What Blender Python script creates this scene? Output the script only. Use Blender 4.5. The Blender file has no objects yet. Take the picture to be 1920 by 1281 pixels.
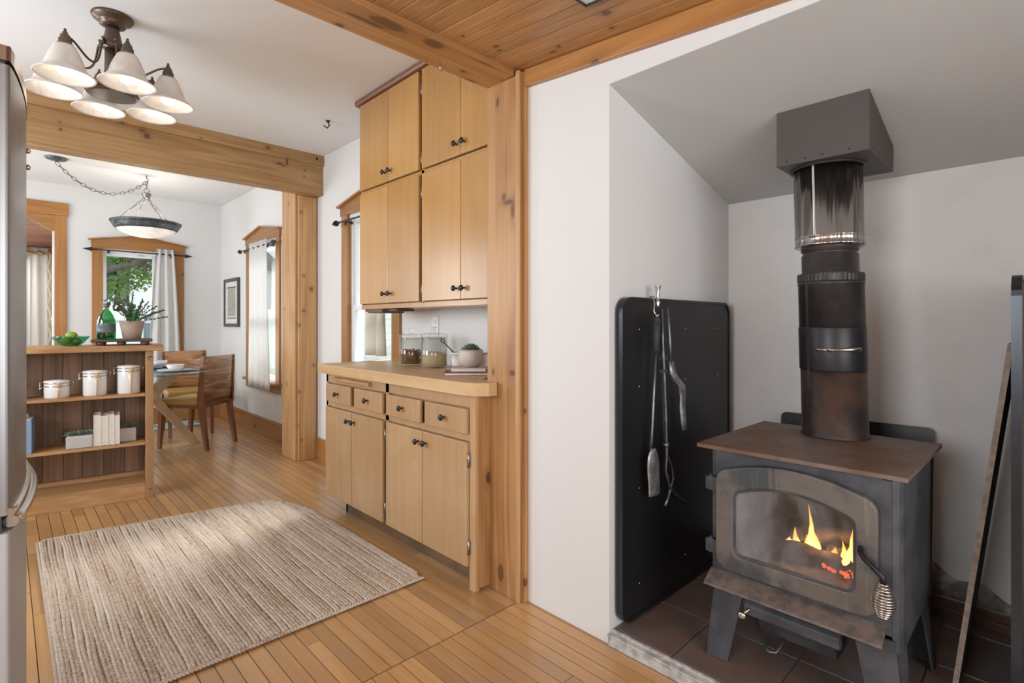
import bpy, bmesh, math, random
from mathutils import Vector, Matrix, noise as mnoise
random.seed(7)
S = bpy.context.scene
COL = S.collection
PI = math.pi
rad = math.radians

# ------------------------------------------------------------------ camera, world, sun, big lights, exposure
cd = bpy.data.cameras.new('camera'); cam = bpy.data.objects.new('camera', cd); COL.objects.link(cam)
cam.location = (0, 0, 1.18)
cam.rotation_euler = (PI/2, 0, -math.atan(950/982.))
cd.sensor_width = 36; cd.lens = 982/1920*36; cd.shift_y = -(640.5-606)/1920; cd.clip_start = .02; cd.clip_end = 200
S.camera = cam
S.view_settings.view_transform = 'Standard'; S.view_settings.look = 'None'
S.view_settings.gamma = 1; S.view_settings.use_curve_mapping = False
S.view_settings.exposure = 0.0

world = bpy.data.worlds.new('world'); S.world = world; world.use_nodes = True
wn = world.node_tree; bg = wn.nodes['Background']
bg.inputs['Color'].default_value = (.86, .93, 1, 1); bg.inputs['Strength'].default_value = 2.2

def light(name, kind, loc, energy, color=(1, 1, 1), rot=(0, 0, 0), size=None, sizey=None, portal=False):
    ld = bpy.data.lights.new(name, kind); o = bpy.data.objects.new(name, ld); COL.objects.link(o)
    o.location = loc; o.rotation_euler = rot; ld.color = color
    if kind == 'AREA':
        ld.shape = 'RECTANGLE'; ld.size = size; ld.size_y = sizey or size
        if portal: ld.cycles.is_portal = True
    if kind == 'POINT': ld.shadow_soft_size = size or .03
    if not portal: ld.energy = energy
    return o
sun = light('sun', 'SUN', (8, 5, 8), 15, (.97, .985, 1)); sun.data.angle = rad(19)
sun.rotation_euler = Vector((-1, -.42, -1.05)).to_track_quat('-Z', 'Y').to_euler()
# portals in the windows that are in view
light('portal_kitchen', 'AREA', (2.03, 3.55, 1.4), 0, rot=(0, PI/2, 0), size=1.3, sizey=.7, portal=True)
light('portal_dining', 'AREA', (2.02, 5.8, 1.3), 0, rot=(0, PI/2, 0), size=1.5, sizey=.8, portal=True)
light('portal_far', 'AREA', (1.11, 7.42, 1.3), 0, rot=(-PI/2, 0, 0), size=.75, sizey=1.5, portal=True)
# added fill, no windows, behind and beside the camera (south and west walls)
light('fill_south', 'AREA', (.3, -1.93, 1.35), 62, (.89, .945, 1), (PI/2, 0, 0), 2.2, 1.3)  # added to fill the foreground from behind the camera
light('fill_west', 'AREA', (-1.25, .45, 1.45), 33, (.89, .945, 1), (0, -PI/2, 0), .9, .8)  # added, unseen; side taken from the flue's shadow, no window there
light('fill_kitchen_west', 'AREA', (-1.52, 3.3, 1.6), 54, (.88, .94, 1), (0, -PI/2, 0), 1.1, 1.1)  # added to brighten the kitchen and its ceiling; west wall is solid
light('fill_dining_west', 'AREA', (-1.52, 6.0, 1.5), 54, (.89, .945, 1), (0, -PI/2, 0), 1.4, 1.4)  # added to brighten the dining room; west wall is solid
light('porch_fill', 'AREA', (-.4, 8.0, 2.05), 20, (.96, .98, 1), (0, 0, 0), .8, .8)  # added fill that whitens the doorway curtains, no fixture there

# ------------------------------------------------------------------ materials
def mat(name):
    m = bpy.data.materials.new(name); m.use_nodes = True
    nt = m.node_tree; return m, nt, nt.nodes['Principled BSDF']
def nd(nt, typ, **kw):
    n = nt.nodes.new(typ)
    for k, v in kw.items():
        if k in n.inputs: n.inputs[k].default_value = v
        else: setattr(n, k, v)
    return n
def lk(nt, a, b): nt.links.new(a, b)
def math_(nt, op, a, b=None, c=None, clamp=False):
    n = nt.nodes.new('ShaderNodeMath'); n.operation = op; n.use_clamp = clamp
    for i, x in enumerate((a, b, c)):
        if x is None: continue
        if isinstance(x, (int, float)): n.inputs[i].default_value = x
        else: lk(nt, x, n.inputs[i])
    return n.outputs[0]
def mix(nt, fac, a, b, mode='MIX'):
    n = nt.nodes.new('ShaderNodeMix'); n.data_type = 'RGBA'; n.blend_type = mode
    for i, x in ((0, fac), (6, a), (7, b)):
        if isinstance(x, (int, float)): n.inputs[i].default_value = x
        elif isinstance(x, tuple): n.inputs[i].default_value = (*x[:3], 1)
        else: lk(nt, x, n.inputs[i])
    return n.outputs[2]
def ramp(nt, fac, lo, hi):
    n = nt.nodes.new('ShaderNodeMapRange'); n.interpolation_type = 'SMOOTHSTEP'
    lk(nt, fac, n.inputs[0]); n.inputs[1].default_value = lo; n.inputs[2].default_value = hi
    return n.outputs[0]
def coords(nt, scale=(1, 1, 1), rand=True, world=False):
    if world:
        src = nd(nt, 'ShaderNodeNewGeometry').outputs['Position']
    else:
        src = nd(nt, 'ShaderNodeTexCoord').outputs['Object']
    if rand:
        oi = nd(nt, 'ShaderNodeObjectInfo')
        r = math_(nt, 'MULTIPLY', oi.outputs['Random'], 37.0)
        va = nt.nodes.new('ShaderNodeVectorMath'); va.operation = 'ADD'
        lk(nt, src, va.inputs[0]); lk(nt, r, va.inputs[1]); src = va.outputs[0]
    mp = nd(nt, 'ShaderNodeMapping'); mp.inputs['Scale'].default_value = scale
    lk(nt, src, mp.inputs['Vector']); return mp.outputs[0]
def noise(nt, vec, scale=5, detail=4, rough=.5, dist=0.):
    n = nd(nt, 'ShaderNodeTexNoise'); n.inputs['Scale'].default_value = scale; n.inputs['Detail'].default_value = detail
    n.inputs['Roughness'].default_value = rough; n.inputs['Distortion'].default_value = dist
    lk(nt, vec, n.inputs['Vector']); return n.outputs['Fac']
def bump(nt, b, h, strength=.2, dist=.002):
    n = nd(nt, 'ShaderNodeBump'); n.inputs['Strength'].default_value = strength; n.inputs['Distance'].default_value = dist
    lk(nt, h, n.inputs['Height']); lk(nt, n.outputs[0], b.inputs['Normal'])
def axs(axis, along, across):
    return {'X': (along, across, across), 'Y': (across, along, across), 'Z': (across, across, along)}[axis]
def wood(name, light_, dark, axis='Z', gs=1., knots=0., knotcol=(.10, .045, .02), rough=.38, ring=.75, streak=.6,
         tint=.12, coat=0., wear=None, wearcol=None, bumpy=.25, world=False, knotsize=.055, spots=()):
    m, nt, b = mat(name)
    v = coords(nt, axs(axis, .55*gs, 9*gs), True, world)
    broad = noise(nt, v, .55, 3, .5, .35)
    rings = math_(nt, 'SINE', math_(nt, 'MULTIPLY', broad, 46.0))
    rings = math_(nt, 'MULTIPLY_ADD', rings, .5, .5)
    v2 = coords(nt, axs(axis, 1.5*gs, 90*gs), True, world)
    fine = noise(nt, v2, 1.0, 4, .6)
    f = math_(nt, 'ADD', math_(nt, 'MULTIPLY', rings, ring*.5), math_(nt, 'MULTIPLY', ramp(nt, fine, .35, .7), streak*.5))
    blot = noise(nt, coords(nt, axs(axis, .8, 2.2), True, world), 1.3, 3, .55)
    f = math_(nt, 'ADD', f, math_(nt, 'MULTIPLY', ramp(nt, blot, .35, .75), .35), clamp=True)
    c = mix(nt, f, light_, dark)
    if knots > 0:
        vk = coords(nt, axs(axis, 3.0, 5.2), True, world)
        vo = nd(nt, 'ShaderNodeTexVoronoi'); vo.inputs['Scale'].default_value = 1.0; lk(nt, vk, vo.inputs['Vector'])
        sep = nd(nt, 'ShaderNodeSeparateColor'); lk(nt, vo.outputs['Color'], sep.inputs[0])
        wob = noise(nt, coords(nt, (30, 30, 30), True, world), 1, 2)
        dist = math_(nt, 'ADD', vo.outputs['Distance'], math_(nt, 'MULTIPLY', wob, .04))
        rsz = math_(nt, 'MULTIPLY_ADD', sep.outputs[1], knotsize*1.8, knotsize*1.5)
        core = math_(nt, 'SUBTRACT', 1.0, math_(nt, 'DIVIDE', dist, rsz), clamp=True)
        has = math_(nt, 'GREATER_THAN', sep.outputs[0], 1-knots)
        core = math_(nt, 'MULTIPLY', ramp(nt, core, .0, .3), has)
        halo = math_(nt, 'MULTIPLY', math_(nt, 'SUBTRACT', 1.0, math_(nt, 'DIVIDE', dist, math_(nt, 'MULTIPLY', rsz, 3.2)), clamp=True), has)
        c = mix(nt, math_(nt, 'MULTIPLY', halo, .55), c, tuple(x*.8 for x in dark))
        c = mix(nt, math_(nt, 'MULTIPLY', core, .85), c, knotcol)
    if spots:
        gp = nd(nt, 'ShaderNodeNewGeometry').outputs['Position']
        wb = math_(nt, 'MULTIPLY', noise(nt, coords(nt, (1, 1, 1), False, True), 38, 3, .6), .5)
        for (pos, rr) in spots:
            a_ = nt.nodes.new('ShaderNodeVectorMath'); a_.operation = 'SUBTRACT'; lk(nt, gp, a_.inputs[0]); a_.inputs[1].default_value = pos
            b_ = nt.nodes.new('ShaderNodeVectorMath'); b_.operation = 'DIVIDE'; lk(nt, a_.outputs[0], b_.inputs[0]); b_.inputs[1].default_value = rr
            l_ = nt.nodes.new('ShaderNodeVectorMath'); l_.operation = 'LENGTH'; lk(nt, b_.outputs[0], l_.inputs[0])
            d_ = math_(nt, 'ADD', l_.outputs['Value'], math_(nt, 'SUBTRACT', wb, .25))
            c = mix(nt, math_(nt, 'MULTIPLY', math_(nt, 'SUBTRACT', 1.0, ramp(nt, d_, .8, 3.0)), .5), c, dark)
            c = mix(nt, math_(nt, 'MULTIPLY', math_(nt, 'SUBTRACT', 1.0, ramp(nt, d_, .7, 1.15)), .85), c, knotcol)
    if wear is not None:
        wv = noise(nt, coords(nt, (3, 3, 3), False, True), 1.4, 5, .6)
        c = mix(nt, math_(nt, 'MULTIPLY', ramp(nt, wv, .52, .66), wear), c, wearcol)
    hsv = nd(nt, 'ShaderNodeHueSaturation'); oi = nd(nt, 'ShaderNodeObjectInfo')
    lk(nt, math_(nt, 'MULTIPLY_ADD', oi.outputs['Random'], tint*2, 1-tint), hsv.inputs['Value'])
    lk(nt, c, hsv.inputs['Color']); lk(nt, hsv.outputs[0], b.inputs['Base Color'])
    b.inputs['Roughness'].default_value = rough
    if coat: b.inputs['Coat Weight'].default_value = coat; b.inputs['Coat Roughness'].default_value = .22
    bump(nt, b, fine, bumpy, .0008)
    return m
def plain(name, col, rough=.5, metal=0., var=.0, vs=8, col2=None, bmp=0., bs=60, spec=None, world=False, lo=.4, hi=.65, coat=0, trans=0, detail=5):
    m, nt, b = mat(name)
    b.inputs['Base Color'].default_value = (*col, 1); b.inputs['Roughness'].default_value = rough; b.inputs['Metallic'].default_value = metal
    if spec is not None: b.inputs['Specular IOR Level'].default_value = spec
    if coat: b.inputs['Coat Weight'].default_value = coat
    if trans: b.inputs['Transmission Weight'].default_value = trans
    c2 = col2 or tuple(x*.8 for x in col)
    if var or col2:
        n = noise(nt, coords(nt, (1, 1, 1), True, world), vs, detail, .6)
        lk(nt, mix(nt, math_(nt, 'MULTIPLY', ramp(nt, n, lo, hi), var or 1.), col, c2), b.inputs['Base Color'])
    if bmp:
        bump(nt, b, noise(nt, coords(nt, (1, 1, 1), True), bs, 4, .6), bmp, .002)
    return m
def glass(name, tint=(1, 1, 1), refl=.12, haze=0., hazecol=(.5, .5, .5), rough=.02):
    m = bpy.data.materials.new(name); m.use_nodes = True; nt = m.node_tree; nt.nodes.clear()
    out = nd(nt, 'ShaderNodeOutputMaterial'); tr = nd(nt, 'ShaderNodeBsdfTransparent'); gl = nd(nt, 'ShaderNodeBsdfGlossy')
    tr.inputs[0].default_value = (*tint, 1); gl.inputs['Roughness'].default_value = rough
    lw = nd(nt, 'ShaderNodeLayerWeight'); lw.inputs[0].default_value = .35
    f = math_(nt, 'MULTIPLY_ADD', lw.outputs['Facing'], .75, refl*.4)
    f = math_(nt, 'MULTIPLY', math_(nt, 'MULTIPLY', f, f), 1.0, clamp=True)
    f = math_(nt, 'ADD', f, refl*.35, clamp=True)
    mx = nd(nt, 'ShaderNodeMixShader'); lk(nt, f, mx.inputs[0]); lk(nt, tr.outputs[0], mx.inputs[1]); lk(nt, gl.outputs[0], mx.inputs[2])
    res = mx.outputs[0]
    if haze:
        df = nd(nt, 'ShaderNodeBsdfDiffuse'); df.inputs[0].default_value = (*hazecol, 1)
        m2 = nd(nt, 'ShaderNodeMixShader'); m2.inputs[0].default_value = haze
        lk(nt, res, m2.inputs[1]); lk(nt, df.outputs[0], m2.inputs[2]); res = m2.outputs[0]
        lk(nt, res, out.inputs[0]); return m, nt, m2
    lk(nt, res, out.inputs[0]); return m
def emis(name, col, strength, base=None):
    m, nt, b = mat(name)
    b.inputs['Base Color'].default_value = (*(base or col), 1)
    b.inputs['Emission Color'].default_value = (*col, 1); b.inputs['Emission Strength'].default_value = strength
    return m
def cloth(name, col, trans=.35, thin=.0, weave=260):
    m = bpy.data.materials.new(name); m.use_nodes = True; nt = m.node_tree; nt.nodes.clear()
    out = nd(nt, 'ShaderNodeOutputMaterial'); d = nd(nt, 'ShaderNodeBsdfDiffuse'); t = nd(nt, 'ShaderNodeBsdfTranslucent')
    n = noise(nt, coords(nt, (1, 1, 6), False), weave*.4, 2)
    c = mix(nt, n, col, tuple(x*.9 for x in col)); lk(nt, c, d.inputs[0]); lk(nt, c, t.inputs[0])
    mx = nd(nt, 'ShaderNodeMixShader'); mx.inputs[0].default_value = trans
    lk(nt, d.outputs[0], mx.inputs[1]); lk(nt, t.outputs[0], mx.inputs[2]); res = mx.outputs[0]
    if thin:
        tp = nd(nt, 'ShaderNodeBsdfTransparent'); m2 = nd(nt, 'ShaderNodeMixShader'); m2.inputs[0].default_value = thin
        lk(nt, res, m2.inputs[1]); lk(nt, tp.outputs[0], m2.inputs[2]); res = m2.outputs[0]
    lk(nt, res, out.inputs[0]); return m

WALL = plain('wall_paint', (.73, .725, .715), .62, bmp=.06, bs=90)
WALLD = plain('wall_paint_smudged', (.73, .72, .70), .6, var=.5, vs=5, col2=(.62, .61, .58), bmp=.08, bs=60, world=True, lo=.45, hi=.75)
CEIL = plain('ceiling_paint', (.80, .805, .81), .7, bmp=.06, bs=70)
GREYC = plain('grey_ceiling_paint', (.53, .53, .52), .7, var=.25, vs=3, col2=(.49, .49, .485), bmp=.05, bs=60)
PL, PD = (.52, .275, .105), (.25, .10, .03)
PINEX = wood('pine_x', PL, PD, 'X', knots=.5, rough=.4, knotsize=.075, spots=[((.965, 1.625, 2.23), (.075, .028, .05)), ((.90, 1.66, 2.23), (.08, .010, .05)), ((.846, 1.748, 2.23), (.016, .010, .02)),
    ((1.372, 1.712, 2.23), (.018, .008, .02)), ((1.449, 1.758, 2.23), (.03, .008, .02)), ((1.40, 1.60, 2.23), (.05, .004, .02))])
PINEY = wood('pine_y', PL, PD, 'Y', knots=.5, rough=.4)
PINEZ = wood('pine_z', (.50, .275, .11), (.27, .115, .038), 'Z', knots=.35, rough=.36, coat=.15, knotsize=.07, spots=[((1.553, 1.655, 1.725), (.02, .012, .020)), ((1.553, 1.602, 1.668), (.02, .012, .045)), ((1.553, 1.63, 1.70), (.02, .03, .012)),
    ((1.553, 1.696, 2.149), (.02, .009, .022)), ((1.553, 1.724, .965), (.02, .008, .016)), ((1.553, 1.604, .967), (.02, .020, .013)), ((1.553, 1.676, .09), (.02, .020, .04)), ((1.553, 1.752, .49), (.02, .008, .03)), ((1.576, 1.548, .81), (.007, .01, .010)), ((1.576, 1.548, .085), (.012, .01, .018))])
POSTL = wood('pine_post_light', (.60, .37, .17), (.38, .19, .07), 'Z', knots=.3, rough=.42, knotsize=.05, knotcol=(.20, .085, .03), spots=[((a, 4.474, b), (.012*q, .02, .014*q)) for (a, b, q) in
    ((1.82, 2.129, 1), (1.843, 1.588, .9), (1.908, 1.476, 1.3), (1.843, 1.285, 1), (1.80, 1.162, 1.1), (1.927, .814, .8), (1.80, .593, 1), (1.79, .309, 1), (1.82, .181, .8))]+[((1.78, 4.65, 2.22), (.02, .012, .02)), ((1.78, 4.736, 1.303), (.02, .01, .012)), ((1.78, 4.687, .645), (.02, .012, .014)), ((1.78, 4.66, 1.65), (.02, .008, .010))])
BEAMX = wood('pine_beam', (.46, .275, .12), (.25, .125, .045), 'X', knots=.3, rough=.42, knotsize=.07, spots=[((.25, 4.365, 2.405), (.009, .03, .009)), ((.247, 4.365, 2.452), (.005, .03, .005)), ((.68, 4.365, 2.507), (.024, .03, .012)), ((.705, 4.365, 2.476), (.02, .03, .022)), ((.565, 4.365, 2.528), (.016, .03, .006)),
    ((1.029, 4.365, 2.536), (.010, .03, .008)), ((1.60, 4.365, 2.474), (.03, .03, .010)), ((1.63, 4.365, 2.462), (.014, .03, .006)), ((1.658, 4.365, 2.500), (.010, .03, .03)), ((1.807, 4.365, 2.46), (.007, .03, .007)), ((1.80, 4.365, 2.41), (.007, .03, .007)), ((1.50, 4.343, 2.575), (.02, .03, .012))])
CEILW = wood('pine_ceiling', (.50, .26, .10), (.29, .125, .04), 'Y', knots=.35, rough=.4, knotsize=.06, ring=.4, spots=[((a, b, 2.12+.0845*b), (.010*q, .015*q, .02)) for (a, b, q) in ((1.39, 1.506, .8), (1.357, 1.491, 1), (1.224, 1.528, .6), (1.527, 1.349, .9), (1.43, 1.029, 1.4), (1.518, 1.07, .8), (1.511, 1.306, .7), (1.0, 1.35, 1), (1.15, 1.2, .8), (.8, 1.4, 1))])
CAB = wood('birch_cabinet', (.52, .285, .092), (.38, .19, .056), 'Z', gs=.8, rough=.27, coat=.35, ring=.35, streak=.4, tint=.05, bumpy=.08)
CABL = wood('birch_cabinet_worn', (.50, .315, .165), (.36, .205, .095), 'Z', gs=.8, rough=.36, coat=.15, ring=.35, streak=.45, tint=.05, bumpy=.1, wear=.35, wearcol=(.52, .37, .22))
CABY = wood('birch_rail', (.50, .30, .14), (.36, .2, .08), 'Y', gs=.8, rough=.35, ring=.3, tint=.05)
TOEK = wood('toe_kick_dirty', (.20, .12, .06), (.10, .06, .03), 'Y', rough=.5, wear=.5, wearcol=(.05, .04, .03))
CTOP = wood('butcher_block', (.66, .45, .24), (.46, .27, .11), 'Y', gs=.7, rough=.4, ring=.4, streak=.5, tint=.04, wear=.25, wearcol=(.5, .27, .1))
CROWN = wood('dark_crown', (.30, .13, .065), (.20, .08, .04), 'Y', rough=.35)
TRIMO = wood('orange_trim_z', (.43, .20, .052), (.27, .105, .024), 'Z', knots=.25, rough=.38, coat=.2)
TRIMX = wood('orange_trim_x', (.43, .20, .052), (.27, .105, .024), 'X', knots=.3, rough=.38, coat=.2)
TRIMY = wood('orange_trim_y', (.43, .20, .06), (.26, .105, .03), 'Y', knots=.3, rough=.38, coat=.2)
BASEB = wood('baseboard_wood', (.46, .21, .07), (.30, .12, .035), 'Y', knots=.3, rough=.35, coat=.2)
FLOORM = wood('floor_maple', (.52, .295, .12), (.34, .17, .062), 'Y', gs=1.3, rough=.28, coat=.45, ring=.4, streak=.55, tint=.2, wear=.45, wearcol=(.40, .25, .17), bumpy=.12)
JOINT = plain('floor_joint_dirt', (.26, .14, .06), .6)
GAP = plain('floor_gap', (.05, .028, .015), .9)
REC = wood('reclaimed_frame', (.47, .27, .125), (.31, .16, .065), 'Z', knots=.4, rough=.55, streak=.8, tint=.08)
RECX = wood('reclaimed_shelf', (.50, .29, .13), (.33, .165, .06), 'X', knots=.3, rough=.5, streak=.8, tint=.08)
RECB = wood('reclaimed_back', (.30, .175, .10), (.13, .072, .042), 'Z', knots=.25, rough=.6, streak=.9, tint=.34, wear=.3, wearcol=(.22, .17, .13))
RECT = wood('reclaimed_top', (.54, .31, .125), (.26, .12, .035), 'X', gs=.8, rough=.38, ring=1.1, tint=.04)
ROSEW = wood('rosewood', (.48, .24, .11), (.075, .028, .013), 'X', gs=1.5, rough=.16, ring=1.05, streak=.3, coat=.5, tint=.1)
DARKW = wood('dark_leg', (.23, .085, .035), (.12, .04, .018), 'Z', rough=.25, coat=.3)
PALEW = wood('pale_table_wood', (.60, .43, .28), (.42, .28, .17), 'Z', rough=.45)
TRAYW = wood('tray_wood', (.12, .06, .045), (.06, .03, .025), 'X', rough=.5)
TAN = plain('tan_leather', (.47, .27, .075), .38, bmp=.1, bs=150)
BLACKM = plain('black_iron', (.03, .03, .035), .42, .6, var=.6, vs=14, col2=(.07, .07, .08))
KNOB = plain('black_knob', (.02, .02, .025), .38, .3)
STEELT = plain('tool_steel', (.14, .16, .18), .38, .85, var=.6, vs=25, col2=(.3, .32, .34))
SHOV = plain('shovel_metal', (.26, .26, .27), .45, .7, var=.8, vs=30, col2=(.5, .5, .5))
CHROME = plain('brushed_nickel', (.62, .60, .56), .22, 1.)
HINGE = plain('hinge_metal', (.36, .34, .32), .35, .9)
BRONZE = plain('aged_bronze', (.12, .085, .065), .38, .75, var=.5, vs=20, col2=(.2, .14, .10))
BRASS = plain('brass', (.50, .32, .12), .25, 1.)
SHLD = plain('stove_board_black', (.012, .012, .013), .42, var=.75, vs=40, col2=(.055, .052, .05), bmp=.15, bs=180, lo=.62, hi=.72)
SHEDGE = plain('board_edge_metal', (.035, .038, .045), .28, .6, var=.6, vs=160, col2=(.10, .105, .11), lo=.6, hi=.72)
SHBACK = plain('board_back', (.12, .105, .095), .7, var=.6, vs=10, col2=(.05, .045, .04))
STOVE = plain('stove_steel', (.055, .06, .07), .45, .25, var=.8, vs=7, col2=(.11, .115, .125), bmp=.1, bs=120)
STDOOR = plain('stove_door_dusty', (.06, .066, .076), .5, .15, bmp=.12, bs=100)
def _drip():
    nt = STDOOR.node_tree; b = nt.nodes['Principled BSDF']
    a = noise(nt, coords(nt, (1, 1, 1), False), 6.5, 5, .6); d = noise(nt, coords(nt, (1, 34, 2.2), False), 1.0, 4, .6)
    c = mix(nt, math_(nt, 'MULTIPLY', ramp(nt, a, .38, .58), .85), (.06, .066, .076), (.165, .145, .125))
    c = mix(nt, math_(nt, 'MULTIPLY', ramp(nt, d, .55, .68), .45), c, (.24, .22, .195))
    d2 = noise(nt, coords(nt, (1, 26, 1.4), False), 1.3, 4, .6)
    c = mix(nt, math_(nt, 'MULTIPLY', ramp(nt, d2, .57, .68), .5), c, (.055, .035, .025)); lk(nt, c, b.inputs['Base Color'])
_drip()
STTOP = plain('stove_top_rust', (.155, .085, .05), .55, .2, var=.95, vs=4.5, col2=(.20, .155, .135), bmp=.12, bs=100, lo=.4, hi=.62)
STLIP = plain('stove_shelf_rust', (.18, .135, .115), .6, .1, var=.9, vs=22, col2=(.08, .07, .065), bmp=.3, bs=90)
FIREB = plain('firebrick', (.20, .17, .15), .9, var=.8, vs=12, col2=(.09, .075, .07), bmp=.3, bs=30)
ASH = plain('ash', (.30, .29, .285), .95, var=.7, vs=20, col2=(.12, .115, .11), bmp=.6, bs=40)
CHAR = plain('charred_log', (.045, .04, .04), .9, var=.8, vs=25, col2=(.2, .18, .17), bmp=.8, bs=30)
PIPE = plain('flue_black', (.034, .032, .034), .42, .35, var=.8, vs=9, col2=(.07, .06, .056), bmp=.08, bs=60)
PIPER = plain('flue_rusty', (.038, .031, .031), .45, .35, var=.9, vs=7, col2=(.10, .058, .042), bmp=.1, bs=60)
BAND = plain('flue_band_black', (.022, .022, .025), .4, .2)
BOXM = plain('support_box_brown', (.075, .066, .060), .5, .1, var=.3, vs=6)
CHROMEP = plain('stainless_chimney', (.50, .48, .46), .24, 1.)
def _streak():
    nt = CHROMEP.node_tree; b = nt.nodes['Principled BSDF']
    bump(nt, b, noise(nt, coords(nt, (17, 17, .5), False), 1.0, 2, .5, .3), 1., .035)
_streak()
TILE = plain('hearth_tile', (.155, .095, .075), .38, var=.8, vs=5, col2=(.15, .13, .122), bmp=.12, bs=40, world=True, lo=.42, hi=.62)
GROUT = plain('grout', (.20, .17, .15), .9)
HEDGE = plain('hearth_edge', (.56, .55, .53), .6, var=.8, vs=30, col2=(.27, .26, .25), bmp=.3, bs=70)
WHITE = plain('white_plastic', (.80, .80, .80), .4)
VINYL = plain('white_vinyl', (.82, .83, .85), .35)
CERAM = plain('white_ceramic', (.78, .77, .75), .15, coat=.4)
CERB = plain('blue_grey_plate', (.32, .36, .43), .2)
MATP = plain('dark_placemat', (.10, .11, .14), .6)
GLS = glass('clear_glass', (.97, .99, .98), .16)
PANE = glass('window_glass', (.96, .98, .97), .10)
GREENG = glass('green_bottle_glass', (.05, .52, .22), .3)
TEALG = glass('teal_bowl_glass', (.42, .80, .68), .22)
TABG = glass('table_glass', (.62, .78, .80), .3)
CURT = cloth('curtain_cloth', (.83, .82, .80), .3)
SHEER = cloth('curtain_sheer', (.85, .85, .85), .45, .35)
LINEN = cloth('linen_cloth', (.74, .71, .64), .3)
BURLAP = plain('curtain_fringe', (.55, .42, .26), .9)
BULB = emis('bulb_glow', (1, .96, .9), 3.0)
TERRA = plain('pot_clay', (.40, .29, .22), .8, var=.8, vs=14, col2=(.30, .24, .20), bmp=.2, bs=50)
CREAM = plain('cream_pot', (.62, .55, .48), .45, var=.5, vs=10, col2=(.50, .43, .37))
LEAF = plain('dark_leaf', (.035, .075, .028), .55, var=.6, vs=20, col2=(.10, .07, .035))
SUCC = plain('succulent', (.20, .30, .20), .5, var=.8, vs=30, col2=(.11, .12, .08))
SOIL = plain('soil', (.06, .04, .03), .95)
LIME = plain('lime', (.22, .36, .025), .35, bmp=.1, bs=120)
GRAN = plain('granola', (.30, .125, .04), .8, var=.9, vs=90, col2=(.13, .05, .02), bmp=1, bs=90)
OATS = plain('oats', (.62, .47, .29), .9, bmp=.6, bs=200)
PAGES = plain('book_pages', (.72, .67, .58), .8, var=.5, vs=60, col2=(.6, .55, .46))
BKW = plain('white_cover', (.80, .78, .74), .5)
BKR = plain('maroon_cover', (.17, .035, .04), .5)
BKP = plain('pink_cover', (.52, .38, .38), .6)
BKB = plain('blue_cover', (.22, .32, .50), .5)
SPOONW = plain('spoon_wood', (.62, .40, .20), .5)
FRIDGE = plain('stainless_fridge', (.27, .27, .27), .34, .85, bmp=.03, bs=220)
FRIDM = plain('fridge_matte', (.40, .40, .40), .5, .35, bmp=.12, bs=400)
FRCAP = plain('fridge_cap_bronze', (.30, .22, .17), .25, .9)
DARKP = plain('dark_gasket', (.02, .02, .02), .5)
PFRAME = plain('picture_frame_black', (.05, .05, .05), .35)
PMAT = plain('picture_mount', (.72, .70, .66), .8)
OUTHOUSE = plain('siding_white', (.80, .80, .80), .7)
OUTWIN = plain('outside_window', (.12, .16, .2), .2)
BARK = plain('bark', (.06, .05, .045), .9, var=.6, vs=10, col2=(.12, .10, .09))
TREEL = plain('tree_leaves', (.10, .20, .025), .6, var=.9, vs=2.2, col2=(.035, .09, .035))
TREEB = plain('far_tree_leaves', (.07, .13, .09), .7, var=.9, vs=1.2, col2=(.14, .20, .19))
GRASS = plain('lawn', (.27, .31, .22), .9, var=.6, vs=1.5, col2=(.16, .22, .10))

def jute():
    m, nt, b = mat('jute')
    a = noise(nt, coords(nt, (2.2, .35, 1), True), 2.2, 4, .6)
    s = noise(nt, coords(nt, (9, 9, 9), True), 6, 4, .7)
    c = mix(nt, ramp(nt, a, .38, .66), (.60, .50, .405), (.44, .32, .225))
    c = mix(nt, math_(nt, 'MULTIPLY', ramp(nt, s, .45, .62), .55), c, (.68, .62, .56))
    s2 = noise(nt, coords(nt, (1, 1, 1), True), 130, 3, .7)
    c = mix(nt, math_(nt, 'MULTIPLY', ramp(nt, s2, .55, .75), .6), c, (.20, .12, .07))
    lk(nt, c, b.inputs['Base Color']); b.inputs['Roughness'].default_value = .9
    b.inputs['Specular IOR Level'].default_value = .15
    bump(nt, b, noise(nt, coords(nt, (1, 1, 1), True), 420, 3, .7), .5, .002)
    return m
JUTE = jute()
def frosted(name, col, em, swirl=.5):
    m, nt, b = mat(name)
    n = noise(nt, coords(nt, (1, 1, 1), True), 7, 4, .55, 1.6)
    c = mix(nt, ramp(nt, n, .4, .65), col, tuple(x*.82 for x in col))
    lk(nt, c, b.inputs['Base Color']); lk(nt, c, b.inputs['Emission Color'])
    b.inputs['Emission Strength'].default_value = em; b.inputs['Roughness'].default_value = .3
    b.inputs['Transmission Weight'].default_value = .0
    return m
SHADE = frosted('alabaster_shade', (.68, .62, .56), .05)
BOWLG = frosted('alabaster_bowl', (.93, .87, .80), .45)
def soot():
    m, nt, m2 = glass('sooty_stove_glass', (.78, .76, .75), .12, .3, (.29, .29, .305), .08)
    n = noise(nt, coords(nt, (1, 3.2, 1.6), False), 3.2, 6, .62, .4)
    tc = nd(nt, 'ShaderNodeTexCoord'); sp = nd(nt, 'ShaderNodeSeparateXYZ'); lk(nt, tc.outputs['Object'], sp.inputs[0])
    side = math_(nt, 'MULTIPLY', ramp(nt, sp.outputs['Y'], .0, .19), .5)
    f = math_(nt, 'ADD', math_(nt, 'MULTIPLY', ramp(nt, n, .38, .72), .34), side)
    lk(nt, math_(nt, 'ADD', f, .06, clamp=True), m2.inputs[0]); return m
SOOT = soot()
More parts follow.
